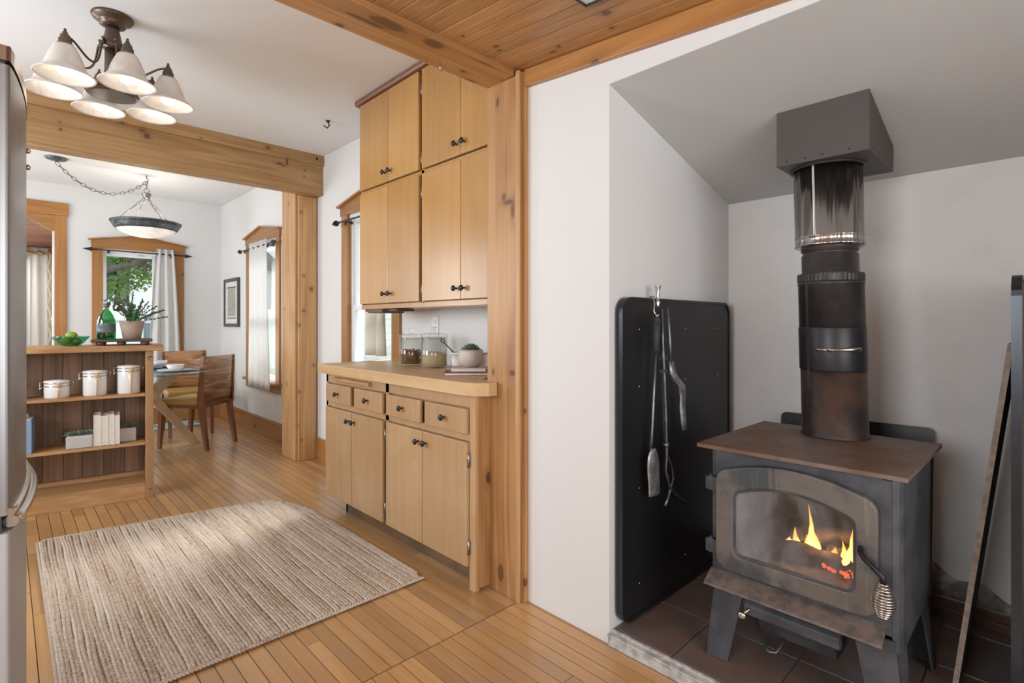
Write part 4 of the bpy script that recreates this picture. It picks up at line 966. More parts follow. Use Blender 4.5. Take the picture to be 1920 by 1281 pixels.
for k in range(6):
    a = rad(-83+60*k); d = Vector((math.cos(a), math.sin(a), 0)); o = Vector((cx, cy, ZC))
    Z = lambda r, z: o+d*r+Vector((0, 0, z))
    arm = MB().tube(bez([Z(.040, -.135), Z(.075, -.12), Z(.045, -.25), Z(.07, -.33), Z(.15, -.25), Z(.16, -.20), Z(R, -.205)], 18), .0048, 8)
    arm.tube([Z(.044, -.125), Z(.050, -.150)], .006, 8).ball(Z(.048, -.122), .008, 8, 6)
    arm = arm.build('arm', BRONZE, ch)
    s = MB().lathe([(0, -.175), (.006, -.180), (.004, -.187), (.009, -.192), (.009, -.199), (.016, -.205), (.020, -.222), (.024, -.226), (.022, -.236), (.030, -.246), (.036, -.254), (.0, -.256)], Z(R, 0), 20).build('socket_cap', BRONZE, arm)
    sh = MB().lathe([(.034, -.252), (.040, -.262), (.050, -.285), (.060, -.31), (.066, -.33), (.070, -.345), (.084, -.362), (.100, -.374), (.1065, -.380)], Z(R, 0), 36, cap=False).build('shade', SHADE, ch, solid=.004)
    MB().lathe([(0, -.285), (.014, -.290), (.018, -.310), (.029, -.335), (.031, -.350), (.027, -.366), (.014, -.376), (0, -.379)], Z(R, 0), 16).build('bulb', BULB, sh)
    light('chandelier_glow', 'POINT', Z(R, -.40), 0.15, (1, .92, .82), size=.03)

# ------------------------------------------------------------------ pendant over table
px, py = 1.014, 6.296
pn = empty('pendant_lamp', (px, py, ZCD), 'alabaster bowl pendant swagged on a chain from the dining ceiling', 'pendant lamp')
DKC = plain('pendant_pewter', (.10, .12, .125), .45, .6, var=.8, vs=18, col2=(.2, .22, .22)); PEWT = plain('pewter_chain', (.30, .28, .25), .35, .9)
rx, ry = .325, 6.18
MB().lathe([(0, 0), (.078, 0), (.080, -.005), (.070, -.018), (.03, -.028), (.008, -.032), (0, -.04)], (rx, ry, ZCD), 28).build('canopy', DKC, pn)
MB().tube([(px, py, ZCD), (px, py, ZCD-.03), (px+.014, py, ZCD-.045), (px+.01, py, ZCD-.065), (px-.008, py, ZCD-.066)], .004, 6).build('swag_hook', BLACKM, pn)
def chain(name, pts, parent, m, lk_=.034, w=.009, rr=.0022):
    # resample
    pts = [Vector(p) for p in pts]; L = [0]
    for i in range(1, len(pts)): L.append(L[-1]+(pts[i]-pts[i-1]).length)
    n = max(2, int(L[-1]/(lk_*.76))); mb = MB()
    def at(s):
        for i in range(1, len(pts)):
            if s <= L[i]: return pts[i-1].lerp(pts[i], (s-L[i-1])/max(1e-6, L[i]-L[i-1]))
        return pts[-1]
    for k in range(n):
        s = L[-1]*(k+.5)/n; p = at(s); q = at(min(L[-1], s+.01))-at(max(0, s-.01)); q.normalize()
        a = q.cross(Vector((0, 0, 1)) if abs(q.z) < .9 else Vector((1, 0, 0))).normalized(); b = q.cross(a)
        u = a if k % 2 else b; h = lk_/2
        loop = [p+q*(h*math.cos(t_))+u*(w*math.sin(t_)) for t_ in [2*PI*i/12 for i in range(12)]]
        mb.tube(loop, rr, 5, closed=True)
    return tag(mb.build(name, m, parent), kind='stuff')
top = Vector((px, py, ZCD-.066)); rs = Vector((rx, ry, ZCD-.04)); sag = []
for i in range(25):
    s = i/24; p = rs.lerp(top, s); p.z -= .215*4*s*(1-s)*(1.0)*.9; sag.append(p)
chain('swag_chain', sag, pn, PEWT, lk_=.05, w=.013, rr=.0035)
chain('drop_chain', [top, (px, py, ZCD-.13)], pn, PEWT, lk_=.04, w=.012, rr=.003)
MB().tube([Vector((px+.022*math.cos(a), py, ZCD-.155+.022*math.sin(a))) for a in [2*PI*i/14 for i in range(14)]], .004, 6, closed=True).build('ring', PEWT, pn)
MB().lathe([(0, -.175), (.012, -.178), (.040, -.182), (.042, -.19), (.034, -.20), (.030, -.225), (.02, -.235), (0, -.235)], (px, py, ZCD), 20).build('cap', PEWT, pn)
zr = 2.155
for k in range(4):
    a = rad(20+90*k); e = Vector((px+.262*math.cos(a), py+.262*math.sin(a), zr+.02)); s0 = Vector((px+.022*math.cos(a), py+.022*math.sin(a), ZCD-.235))
    m_ = s0.lerp(e, .28)
    chain('rod_link', [s0, m_], pn, PEWT, lk_=.035, w=.010, rr=.0028)
    MB().tube([m_, e], .0045, 8).ball(m_.lerp(e, .55), .008, 8, 6).build('rod', PEWT, pn)
    MB().ball((px+.285*math.cos(a), py+.285*math.sin(a), zr-.012), .014, 8, 6).build('rim_nut', DKC, pn)
MB().lathe([(.298, .022), (.300, .030), (.290, .034), (.285, .020), (.275, .005), (.268, -.004), (.262, -.020), (.245, -.045), (.250, -.050), (.270, -.03), (.280, -.01), (.290, .005)], (px, py, zr), 48, cap=False).build('metal_rim', DKC, pn)
MB().lathe([(.262, .0), (.245, -.045), (.20, -.078), (.14, -.103), (.07, -.117), (0, -.121)], (px, py, zr), 48, cap=False).build('glass_bowl', BOWLG, pn, solid=.004)
light('pendant_glow', 'POINT', (px, py, zr+.06), 3.5, (1, .92, .84), size=.05)
tag(MB().tube([(1.638, 3.562, ZC), (1.638, 3.562, ZC-.012), (1.646, 3.556, ZC-.03), (1.634, 3.565, ZC-.052), (1.618, 3.575, ZC-.042), (1.616, 3.577, ZC-.034)], .005, 7).lathe([(0, 0), (.016, 0), (.010, -.012), (0, -.014)], (1.638, 3.562, ZC), 12).build('ceiling_hook', BLACKM, loc=(1.638, 3.562, ZC)), 'small black hook screwed in the white kitchen ceiling', 'hook')
tag(MB().tube([(.585, 4.9, ZCD), (.585, 4.9, ZCD-.03), (.592, 4.9, ZCD-.04)], .002, 6).build('ceiling_hook', CHROME, loc=(.585, 4.9, ZCD)), 'tiny pale hook hanging just behind the dining beam', 'hook')
# framed vent in the board ceiling
t = empty('ceiling_vent', (1.37, .98, zc(.98)), 'dark-framed white ceiling vent cut off at the top edge', 'vent')
b0, b1 = .70, 1.046
def slab(a0, b0, a1, b1, t0, t1): return MB().hexa([Vector(p) for p in ((a0, b0, zc(b0)-t1), (a1, b0, zc(b0)-t1), (a1, b1, zc(b1)-t1), (a0, b1, zc(b1)-t1), (a0, b0, zc(b0)-t0), (a1, b0, zc(b0)-t0), (a1, b1, zc(b1)-t0), (a0, b1, zc(b1)-t0))])
for q in ((1.337, b0, 1.343, b1), (1.10, b1-.006, 1.337, b1), (1.10, b0, 1.106, b1-.006)): slab(*q, 0, .012).build('frame', DARKP, t)
slab(1.106, b0, 1.337, b1-.006, 0, .006).build('diffuser', WHITE, t)

# ------------------------------------------------------------------ rug
rg = empty('braided_rug', (.75, 2.9, 0), 'braided natural jute area rug on the wood floor', 'rug')
X0, X1, Y0 = .118, 1.392, 2.012
def yfar(x):
    u = (x-X0)/(X1-X0); y = 3.80-.19*u
    if u > .86: y -= ((u-.86)/.14)**2*.40
    if u < .04: y -= ((.04-u)/.04)**2*.05
    return y
pol = [(X0+.004, Y0+.01)]+[(X0+.004+(X1-X0-.008)*i/20, yfar(X0+(X1-X0)*i/20)-.012) for i in range(21)]+[(X1-.004, Y0+.01)]
MB().prism(pol, lambda a, b, d: Vector((a, b, d)), .0008, .006).build('backing', plain('jute_backing', (.30, .21, .14), .95), rg)
def braid_mesh(name, L, seed, wav=.0025):
    rn = random.Random(seed); mb = MB(); y = 0; p = .0118; k = 0
    while y < L:
        for s in (-1, 1):
            yy = y+(p/2 if s > 0 else 0); wx = wav*math.sin(yy*7+seed)+wav*.5*math.sin(yy*17+seed*2)
            M = Matrix.Rotation(-s*rad(38+rn.uniform(-8, 8)), 4, 'Z'); q = rn.uniform(.88, 1.12)
            mb.ball((s*.0064+wx, yy, .0085+rn.uniform(-.0008, .0008)), 1, 6, 3, (.0054*q, .0112*q, .0054), M)
        y += p
    o = mb.build(name, JUTE, None); return o
NB = 48; pitch = (X1-X0-.03)/NB; LEN = 1.8
protos = [braid_mesh('braid', LEN, s) for s in range(4)]
for i in range(NB):
    x = X0+.015+pitch*(i+.5); L = yfar(x)-.022-Y0-.02
    o = protos[i] if i < 4 else protos[i % 4].copy()
    if i >= 4: COL.objects.link(o)
    o.parent = rg; o.location = (x-.75, Y0+.02-2.9, 0); o.scale = (pitch/.0265*1.0, L/LEN, 1)
# border braid
bp = []
for i in range(1, 24): bp.append((X1-.008, Y0+.01+(yfar(X1)-Y0-.02)*i/23))
for i in range(40): x = X1-.008-(X1-X0-.016)*i/39; bp.append((x, yfar(x)-.010))
for i in range(60): bp.append((X0+.008, yfar(X0)-.015-(yfar(X0)-Y0-.03)*i/59))
for i in range(40): bp.append((X0+.008+(X1-X0-.016)*i/39, Y0+.008))
def border(pp):
    mb = MB(); acc = 0; prev = Vector(pp[0]); rn = random.Random(8); k = 0
    for q in pp[1:]:
        q = Vector(q); seg = q-prev; L = seg.length
        if L < 1e-5: continue
        d = seg/L; n = Vector((-d.y, d.x))
        while acc < L:
            p = prev+d*acc; a = math.atan2(d.y, d.x)-PI/2; s = 1 if k % 2 else -1
            M = Matrix.Rotation(a-s*rad(35), 4, 'Z'); p2 = p+n*s*-.0052
            mb.ball((p2.x, p2.y, .0085), 1, 6, 3, (.0048, .0098, .0055), M); acc += .0062; k += 1
        acc -= L; prev = q
    return mb
border(bp).build('border_braid', JUTE, rg)

# ------------------------------------------------------------------ fridge
fr = empty('refrigerator', (-.35, 1.8, 0), 'stainless bottom-freezer refrigerator at the left edge', 'refrigerator')
FY0, FY1 = 1.435, 2.19
def bow(y): s = (y-FY0)/(FY1-FY0); return .006+.032*math.sin(PI*min(1, max(0, s)))**.8
def fdoor(z0, z1, name, m, top=.0):
    ys = [FY0+(FY1-FY0)*i/24 for i in range(25)]; poly = [(bow(y), y) for y in ys]
    poly = [(-.062, FY0+.004), (-.006, FY0)]+poly[0:]+[(-.062, FY1)]
    return MB().prism(poly, lambda a, b, d: Vector((a, b, d)), z0, z1, smooth=False).build(name, m, fr, bevel=.006, segs=3)
bx(-.74, FY0+.01, .04, -.066, FY1-.01, 1.727).build('body', FRIDM, fr, bevel=.008)
fdoor(.80, 1.690, 'upper_door', FRIDGE)
MB().prism([(-.062, FY0+.004), (-.006, FY0-.001)]+[(bow(FY0+(FY1-FY0)*i/24)+.001, FY0+(FY1-FY0)*i/24) for i in range(25)]+[(-.062, FY1)], lambda a, b, d: Vector((a, b, d)), 1.698, 1.727).build('door_cap', FRCAP, fr, bevel=.006)
bx(-.06, FY0+.006, 1.688, .0, FY1-.01, 1.700).build('gasket', DARKP, fr)
fdoor(.06, .765, 'freezer_drawer', FRIDM)
hp = [(bow(FY0+(FY1-FY0)*i/20)+.002+.006*math.sin(PI*i/20)**.5, FY0+.02+(FY1-FY0-.04)*i/20, .782) for i in range(21)]
MB().tube(hp, .013, 10, flat=.9).build('drawer_handle', CHROME, fr)
MB().tube([(bow(FY0+(FY1-FY0)*i/20)+.001, FY0+(FY1-FY0)*i/20, .806) for i in range(21)], .008, 8).build('lower_trim', CHROME, fr)
bx(-.06, FY0+.01, .763, -.005, FY1-.01, .803).build('gap_seal', DARKP, fr)
for z in (1.60, 1.56): MB().lathe([(0, 0), (.007, 0), (.006, .006), (0, .008)], (bow(1.75), 1.74, z), 10, Matrix.Rotation(PI/2, 4, 'Y')).build('screw_cap', CHROME, fr)
for (ya) in (1.55, 2.05): MB().lathe([(.02, 0), (.02, .045), (0, .045)], (-.1, ya, 0), 12).build('foot', DARKP, fr)

# ------------------------------------------------------------------ hearth
he = struct(empty('floor_hearth', (2.1, .3, 0)), 'raised hearth of dark brown tiles under the stove', 'hearth')
bx(XS+.004, -.65, 0, XB, 1.134, .043).build('grout_bed', GROUT, he)
xs = [1.622, 1.912, 2.217, 2.522, 2.608]; ys = [-.645, -.32, -.015, .29, .595, .90, 1.132]
for i in range(len(xs)-1):
    for j in range(len(ys)-1):
        g = .0028; bx(xs[i]+g, ys[j]+g, .040, xs[i+1]-g, ys[j+1]-g, .05+random.uniform(-.0006, .0006)).build('tile', TILE, he, bevel=.0018)
mb = MB().box(XS-.010, -.65, 0, XS+.004, 1.134, .040).box(XS-.014, -.65, .036, XS+.012, 1.134, .0445).box(XS+.010, -.65, .036, XS+.0235, 1.134, .050)
mb.build('edge_trim', HEDGE, he, bevel=.002, label='chipped pale metal edging strip')

# ------------------------------------------------------------------ stove boards
def rrect(a0, b0, a1, b1, r, n=6, corners=(1, 1, 1, 1)):
    out = []
    for (cx_, cy_, s, on) in ((a0+r, b0+r, PI, corners[0]), (a1-r, b0+r, 1.5*PI, corners[1]), (a1-r, b1-r, 0, corners[2]), (a0+r, b1-r, .5*PI, corners[3])):
        for i in range(n+1):
            t_ = s+.5*PI*i/n; out.append((cx_+r*math.cos(t_), cy_+r*math.sin(t_)))
    return out
def board(name, x0, x1, z0, z1, y, th, label, facemat=SHLD, studs=True, r=.06):
    t = empty(name, ((x0+x1)/2, y, z0), label, 'stove board')
    f = lambda a, b, d: Vector((a, d, b))
    MB().prism(rrect(x0+.006, z0+.006, x1-.006, z1-.006, r), f, y+.002, y+th).build('panel', facemat, t)
    MB().ring(rrect(x0, z0, x1, z1, r), rrect(x0+.010, z0+.010, x1-.010, z1-.010, r-.006), f, y-.003, y+th+.003).build('metal_edging', SHEDGE, t)
    if studs:
        for a in (.13, .52, .86):
            for b in (.10, .40, .72, .90):
                MB().lathe([(.0045, 0), (.003, .002), (0, .0025)], (x0+(x1-x0)*a, y+.002, z0+(z1-z0)*b), 8, Matrix.Rotation(PI/2, 4, 'X')).build('stud', CHROME, t)
    return t
SB = board('stove_board', 1.625, 2.545, .062, 1.278, 1.100, .022, 'black heat shield board standing against the alcove left wall')
board('stove_board', 1.985, 2.58, .052, 1.315, .062, .016, 'black metal-edged board standing at the right picture edge', facemat=SHBACK, studs=False)
t = empty('stove_board', (2.50, .58, .05), 'black board leaning against the wall right behind the stove', 'stove board')
MB().prism(rrect(.318, .052, .865, .775, .02), lambda a, b, d: Vector((2.47+d+(b-.05)*.11, a, b)), 0, .014).build('panel', SHLD, t, bevel=.002)
t = empty('leaning_plank', (2.12, .15, .05), 'narrow board leaning sideways between stove and right board', 'board')
def lean(y, z): return y-.13*(z-.05)
A = [Vector((x_, .205-(z_-.05)*.118+o_, z_)) for (x_, o_, z_) in ((2.10, 0, .051), (2.50, 0, .051), (2.50, .014, .052), (2.10, .014, .052), (2.10, 0, 1.12), (2.50, 0, 1.12), (2.50, .014, 1.12), (2.10, .014, 1.12))]
MB().hexa(A).build('core', SHBACK, t)
B_ = [v.copy() for v in A]
for v in B_: v.x = 2.0985 if v.x < 2.2 else 2.1
MB().hexa(B_).build('raw_edge', plain('raw_edge', (.34, .28, .23), .8, var=.8, vs=40, col2=(.2, .16, .13)), t)

# hook and fire tools (hang on the shield)
t = empty('tool_hook', (1.835, 1.08, 1.27), 'nickel hook clipped over the top edge of the black board', 'hook')
MB().lathe([(.010, -.02), (.007, -.01), (.011, .0), (.007, .006), (.006, .03), (.012, .062), (.013, .066), (0, .066)], (1.838, 1.078, 1.262), 14).build('post', CHROME, t)
MB().tube([(1.825, 1.105, 1.283), (1.82, 1.085, 1.285), (1.812, 1.078, 1.26), (1.805, 1.075, 1.225), (1.81, 1.066, 1.205), (1.818, 1.058, 1.215)], .0035, 7).build('wire_hook', CHROME, t)
yt = 1.064
t = empty('ash_shovel', (1.79, yt, .52), 'ash shovel with grey foam handle hanging on the board', 'fire tool', 'fire tools hanging on the board')
MB().tube([(1.812, yt, 1.205), (1.806, yt, 1.185)], .004, 6).build('ring', CHROME, t)
MB().tube([(1.806, yt, 1.19), (1.800, yt, 1.07)], [.015, .014], 12).ball((1.806, yt, 1.19), .0155, 12, 6).build('grip', plain('foam_grip', (.035, .037, .042), .7), t)
MB().tube([(1.80, yt, 1.07), (1.785, yt, .90), (1.772, yt, .76), (1.764, yt, .70)], [.0055, .006, .0065, .008], 8).build('shaft', STEELT, t)
def sh_(u, v):
    w = (.026+.016*math.sin(min(1, v*2.2)*PI/2)) if v < .5 else .042-.006*math.sin((v-.5)*2*PI*.5)+.008*(v-.5)
    return Vector((1.766+(u-.5)*2*w+.020*v, yt-.006-.010*math.cos((u-.5)*PI)+.004*v, .705-.182*v))
def sh2(u, v):
    p = sh_(u, v)
    if v < .12: p.x = 1.766+(p.x-1.766)*(.55+v*3.7)
    return p
MB().grid(sh2, 8, 12).build('blade', SHOV, t, solid=.002)
t = empty('fire_tongs', (1.88, yt, .45), 'crossed-tip steel log tongs hanging on the board', 'fire tool', 'fire tools hanging on the board')
yb_ = yt-.004
MB().tube([(1.838, yb_, 1.235), (1.842, yb_, 1.10), (1.856, yb_, .95), (1.870, yb_, .74), (1.874, yb_, .68), (1.866, yb_, .60), (1.895, yb_, .53), (1.95, yb_, .485), (2.02, yb_, .437)], .0075, 8, flat=.6).build('tong_arm', STEELT, t)
MB().tube([(1.846, yb_+.012, 1.235), (1.860, yb_+.012, 1.05), (1.872, yb_+.012, .80), (1.882, yb_+.012, .68), (1.935, yb_+.012, .60), (1.945, yb_+.012, .55), (1.905, yb_+.012, .48), (1.880, yb_+.012, .455)], .007, 8, flat=.6).build('tong_arm', STEELT, t)
MB().lathe([(.010, -.012), (.010, .012), (0, .014)], (1.873, yb_+.004, .70), 10, Matrix.Rotation(PI/2, 4, 'X')).build('rivet', STEELT, t)
MB().box(1.846, yb_-.008, 1.035, 1.866, yb_+.016, 1.05).box(1.846, yb_-.008, .985, 1.862, yb_+.016, 1.0).build('collar', STEELT, t)
t = empty('hearth_scraper', (1.95, yt, .75), 'flat twisted scraper tool right of the tongs', 'fire tool', 'fire tools hanging on the board')
MB().tube([(1.852, yt-.022, 1.235), (1.868, yt-.022, 1.10), (1.874, yt-.022, 1.02)], .006, 8).build('shaft', STEELT, t)
pts = [(1.872, 1.03, .010), (1.885, .985, .018), (1.915, .955, .022), (1.955, .93, .022), (1.965, .885, .018), (1.960, .84, .016), (1.972, .78, .017), (1.978, .745, .012)]
mb = MB(); vs = []
for (a, b, w) in pts: vs += [Vector((a-w, yt-.022, b)), Vector((a+w, yt-.028, b))]
mb.add(vs, [(2*i, 2*i+1, 2*i+3, 2*i+2) for i in range(len(pts)-1)], True); mb.build('blade', SHOV, t, solid=.003)

# ------------------------------------------------------------------ wood stove
st = empty('wood_stove', (1.97, .55, .05), 'black steel wood stove with a fire behind glass', 'wood stove')
SX0, SX1, SY0, SY1, SZ0, SZ1 = 1.735, 2.205, .285, .815, .285, .752
FB = (.372, .728, .40, .68)
# body shell: front face with hole, sides, back
fnx = lambda a, b, d: Vector((d, a, b))
def arch(y0, y1, zb_, zs, ztop, r, n=5, m=14):
    out = []
    for (cx_, cz_, s) in ((y0+r, zb_+r, PI), (y1-r, zb_+r, 1.5*PI)):
        for i in range(n+1): t_ = s+.5*PI*i/n; out.append((cx_+r*math.cos(t_), cz_+r*math.sin(t_)))
    for i in range(n+1): t_ = .42*PI*i/n; out.append((y1-r+r*math.cos(t_), zs-r+r*math.sin(t_)))
    ya, yb = y1-r+r*math.cos(.42*PI), y0+r-r*math.cos(.42*PI); zz = zs-r+r*math.sin(.42*PI)
    for i in range(1, m): s = i/m; out.append((ya+(yb-ya)*s, zz+(ztop-zz)*(1-(2*s-1)**2)))
    for i in range(n+1): t_ = PI-.42*PI*(1-i/n); out.append((y0+r+r*math.cos(t_), zs-r+r*math.sin(t_)))
    return out
ho = arch(.372, .742, .408, .650, .672, .03)
N_ = len(ho)
mb = MB().box(SX0+.01, SY0+.02, SZ0, SX1, SY0+.03, SZ1).box(SX0+.01, SY1-.03, SZ0, SX1, SY1-.02, SZ1)
body = [(SX0+.02, SY0), (SX0+.006, SY0+.006), (SX0, SY0+.02), (SX0, SY1-.02), (SX0+.006, SY1-.006), (SX0+.02, SY1), (SX1, SY1), (SX1, SY0)]
def shell(z0, z1):
    q = MB(); n = len(body)
    vs = [Vector((a, b, z0)) for a, b in body]+[Vector((a, b, z1)) for a, b in body]
    fs = [(i, (i+1) % n, n+(i+1) % n, n+i) for i in range(n) if i != 2]
    q.add(vs, fs, False); q.add([Vector((a, b, z0)) for a, b in body], [tuple(range(n))]); return q
mb = shell(SZ0, SZ1)
# front face ring around the opening
outer = []
y0_, y1_ = SY0+.02, SY1-.02
for (a, b) in ho:
    # project hole points radially on to the rectangle
    c_ = (.557, .54); dx, dz = a-c_[0], b-c_[1]
    s = min((( y1_-c_[0])/dx if dx > 0 else (y0_-c_[0])/dx) if abs(dx) > 1e-6 else 1e9, ((SZ1-c_[1])/dz if dz > 0 else (SZ0-c_[1])/dz) if abs(dz) > 1e-6 else 1e9)
    outer.append((c_[0]+dx*s, c_[1]+dz*s))
n = len(ho); vs = [Vector((SX0, *p)) for p in outer]+[Vector((SX0, *p)) for p in ho]
mb.add(vs, [(i, (i+1) % n, n+(i+1) % n, n+i) for i in range(n)])
for cy_, cz_ in ((y0_, SZ0), (y1_, SZ0), (y1_, SZ1), (y0_, SZ1)):   # fill corner slivers
    near = sorted(range(n), key=lambda i: (outer[i][0]-cy_)**2+(outer[i][1]-cz_)**2)[:2]
    mb.add([Vector((SX0, cy_, cz_)), Vector((SX0, *outer[near[0]])), Vector((SX0, *outer[near[1]]))], [(0, 1, 2)])
mb.build('firebox_body', STOVE, st, solid=.004)
ib = MB()
ib.box(SX0+.01, SY0+.03, .385, SX1-.03, SY1-.03, .395).box(SX1-.06, SY0+.03, .39, SX1-.04, SY1-.03, .72).box(SX0+.01, SY0+.03, .39, SX1-.04, SY0+.045, .72).box(SX0+.01, SY1-.045, .39, SX1-.04, SY1-.03, .72).box(SX0+.01, SY0+.03, .70, SX1-.04, SY1-.03, .715)
ib.build('fire_brick_lining', FIREB, st)
MB().grid(lambda u, v: Vector((SX0+.02+u*.38, SY0+.05+v*.43, .40+.018*mnoise.noise(Vector((u*4, v*4, 1)))+.02*u)), 16, 16).build('ash_bed', ASH, st)
def log(p0, p1, r, m=CHAR, seed=0):
    p0, p1 = Vector(p0), Vector(p1); pts = [p0.lerp(p1, i/8)+Vector((0, 0, .004*math.sin(i*1.7+seed))) for i in range(9)]
    return MB().tube(pts, [r*(1+.12*math.sin(i*2.1+seed)) for i in range(9)], 10).build('log', m, st)
log((1.86, .70, .435), (1.86, .42, .430), .030, seed=1); log((1.93, .50, .43), (1.86, .37, .46), .028, seed=2); log((2.0, .72, .45), (2.02, .42, .455), .036, seed=3); log((1.90, .62, .475), (1.98, .44, .49), .026, seed=5)
def flame(c, h, r, sd, lean_=0):
    prof = [(0.0005, 0), (r*.8, h*.06), (r, h*.18), (r*.85, h*.36), (r*.5, h*.6), (r*.22, h*.82), (.0004, h)]
    mb = MB().lathe(prof, (0, 0, 0), 14, cap=False)
    mb.v = [(x_+c[0]+.006*math.sin(z_*40+sd), y_*1.0+c[1]+lean_*z_+.007*math.sin(z_*34+sd*2), z_+c[2]) for (x_, y_, z_) in mb.v]
    return mb.build('flame', FLAME, st)
flame((1.885, .552, .437), .150, .012, 1); flame((1.89, .542, .437), .085, .015, 2); flame((1.895, .56, .437), .05, .02, 2.5); flame((1.885, .588, .440), .065, .013, 3); flame((1.90, .605, .440), .03, .022, 3.3)
flame((1.85, .438, .43), .115, .012, 4, -.08); flame((1.86, .455, .43), .075, .014, 5); flame((1.85, .422, .44), .135, .008, 6); flame((1.87, .475, .428), .05, .02, 7)
mb = MB()
for k in range(30): mb.ball((1.80+random.uniform(0, .05), random.uniform(.40, .50), .420+random.uniform(0, .012)), random.uniform(.003, .007), 5, 3)
mb.build('embers', EMBER, st)
light('fire_glow', 'POINT', (1.86, .50, .50), 1.1, (1, .45, .14), size=.03)
# top plate
MB().prism([(1.672, .835), (1.680, .262), (2.245, .258), (2.245, .829)], lambda a, b, d: Vector((a, b, d)), .765, .777).build('top_plate', STTOP, st, bevel=.003)
bx(SX0+.01, SY0+.01, SZ1-.004, SX1, SY1-.01, .766).build('top_frame', STOVE, st)
# door
do = arch(.333, .785, .366, .700, .733, .045); di = arch(.385, .728, .420, .636, .666, .026)
dr = MB().ring(do, di, fnx, SX0-.030, SX0-.004).build('door', STDOOR, st, bevel=.005, segs=3)
gi = arch(.392, .721, .427, .629, .659, .022)
MB().ring(arch(.381, .732, .416, .640, .670, .028), gi, fnx, SX0-.024, SX0-.016).build('glass_gasket', STOVE, dr, bevel=.002)
g_ = MB(); g_.prism(arch(.383, .730, .418, .638, .668, .027), fnx, SX0-.019, SX0-.015); gl_ = g_.build('door_glass', SOOT, dr)
gl_.data.transform(Matrix.Translation(Vector((0, 0, 0))))
for hz in (.43, .64):
    MB().box(SX0-.026, .775, hz-.022, SX0-.008, .822, hz+.022).tube([(SX0-.016, .806, hz-.024), (SX0-.016, .806, hz+.024)], .011, 10).lathe([(0, .032), (.009, .024), (.012, .02)], (SX0-.016, .806, hz), 10).build('hinge', STOVE, st, bevel=.003)
# handle
hd = MB().tube([(SX0-.028, .372, .556), (SX0-.055, .368, .556), (SX0-.07, .355, .545), (SX0-.078, .325, .525), (SX0-.080, .312, .512), (SX0-.08, .310, .495)], .0075, 10).build('handle_rod', BLACKM, st)
pts = []; turns = 13
for i in range(turns*14+1):
    s = i/(turns*14); a = 2*PI*turns*s; r = .011+.015*math.sin(PI*min(1, s**1.25))**1.0; pts.append((SX0-.08+r*math.cos(a), .310+r*math.sin(a), .500-.092*s))
MB().tube(pts, .0024, 6).build('coil_grip', CHROME, hd)
# shelf lip
MB().prism([(SX0, .350), (SX0-.058, .318), (SX0-.060, .311), (SX0-.054, .309), (SX0, .338)], lambda a, b, d: Vector((a, d, b)), .318, .812).build('ash_lip', STLIP, st, bevel=.0015)
bx(SX0-.006, SY0+.012, SZ0, SX0+.004, SY1-.012, SZ0+.03).build('lower_rail', STOVE, st)
# legs (folded plates)
def sleg(y0, y1, b0, b1, xf, sx, nm='leg'):
    # front plate plus side return
    mb = MB(); z1 = .288; z0 = .051
    mb.hexa([Vector(p) for p in ((xf-.012*sx, b0, z0), (xf-.006*sx, b0, z0), (xf-.006*sx, b1, z0), (xf-.012*sx, b1, z0), (xf, y0, z1), (xf+.006*sx, y0, z1), (xf+.006*sx, y1, z1), (xf, y1, z1))])
    yo, bo = (y1, b1) if y1 > .55 else (y0, b0); s = -1 if y1 > .55 else 1
    mb.hexa([Vector(p) for p in ((xf-.012*sx, bo, z0), (xf+.05*sx, bo, z0), (xf+.05*sx, bo+s*.006, z0), (xf-.012*sx, bo+s*.006, z0), (xf, yo, z1), (xf+.11*sx, yo, z1), (xf+.11*sx, yo+s*.006, z1), (xf, yo+s*.006, z1))])
    return mb.build(nm, STOVE, st, bevel=.0015)
sleg(.708, .808, .755, .832, SX0+.004, 1); sleg(.292, .395, .268, .345, SX0+.004, 1)
sleg(.708, .808, .755, .832, SX1-.004, -1); sleg(.292, .395, .268, .345, SX1-.004, -1)
# ash drawer
ad = bx(1.752, .435, .222, 2.10, .69, .280).build('ash_pan', STOVE, st, bevel=.002)
MB().prism([(1.735, .280), (1.722, .268), (1.722, .238), (1.745, .232), (1.752, .28)], lambda a, b, d: Vector((a, d, b)), .428, .697).build('pan_front', STOVE, ad, bevel=.003)
MB().prism([(1.75, .235), (1.79, .17), (2.05, .17), (2.1, .235)], lambda a, b, d: Vector((a, d, b)), .45, .67).build('hopper', STOVE, ad)
MB().tube([(1.76, .668, .272), (1.69, .690, .250)], .004, 8).lathe([(.006, -.004), (.013, .0), (.013, .006), (.006, .010), (0, .010)], (1.688, .690, .249), 14, Matrix.Rotation(-PI/2, 4, 'Y')).build('draft_knob', CHROME, st)
MB().tube([(1.80, .60, .175), (1.76, .60, .16), (1.73, .605, .15), (1.722, .62, .15), (1.735, .635, .155), (1.77, .64, .165)], .006, 8, flat=.6).build('pan_hook', STEELT, ad)
bx(2.0, SY0-.003, .66, 2.014, SY0+.001, .674).build('side_bolt', DARKP, st)

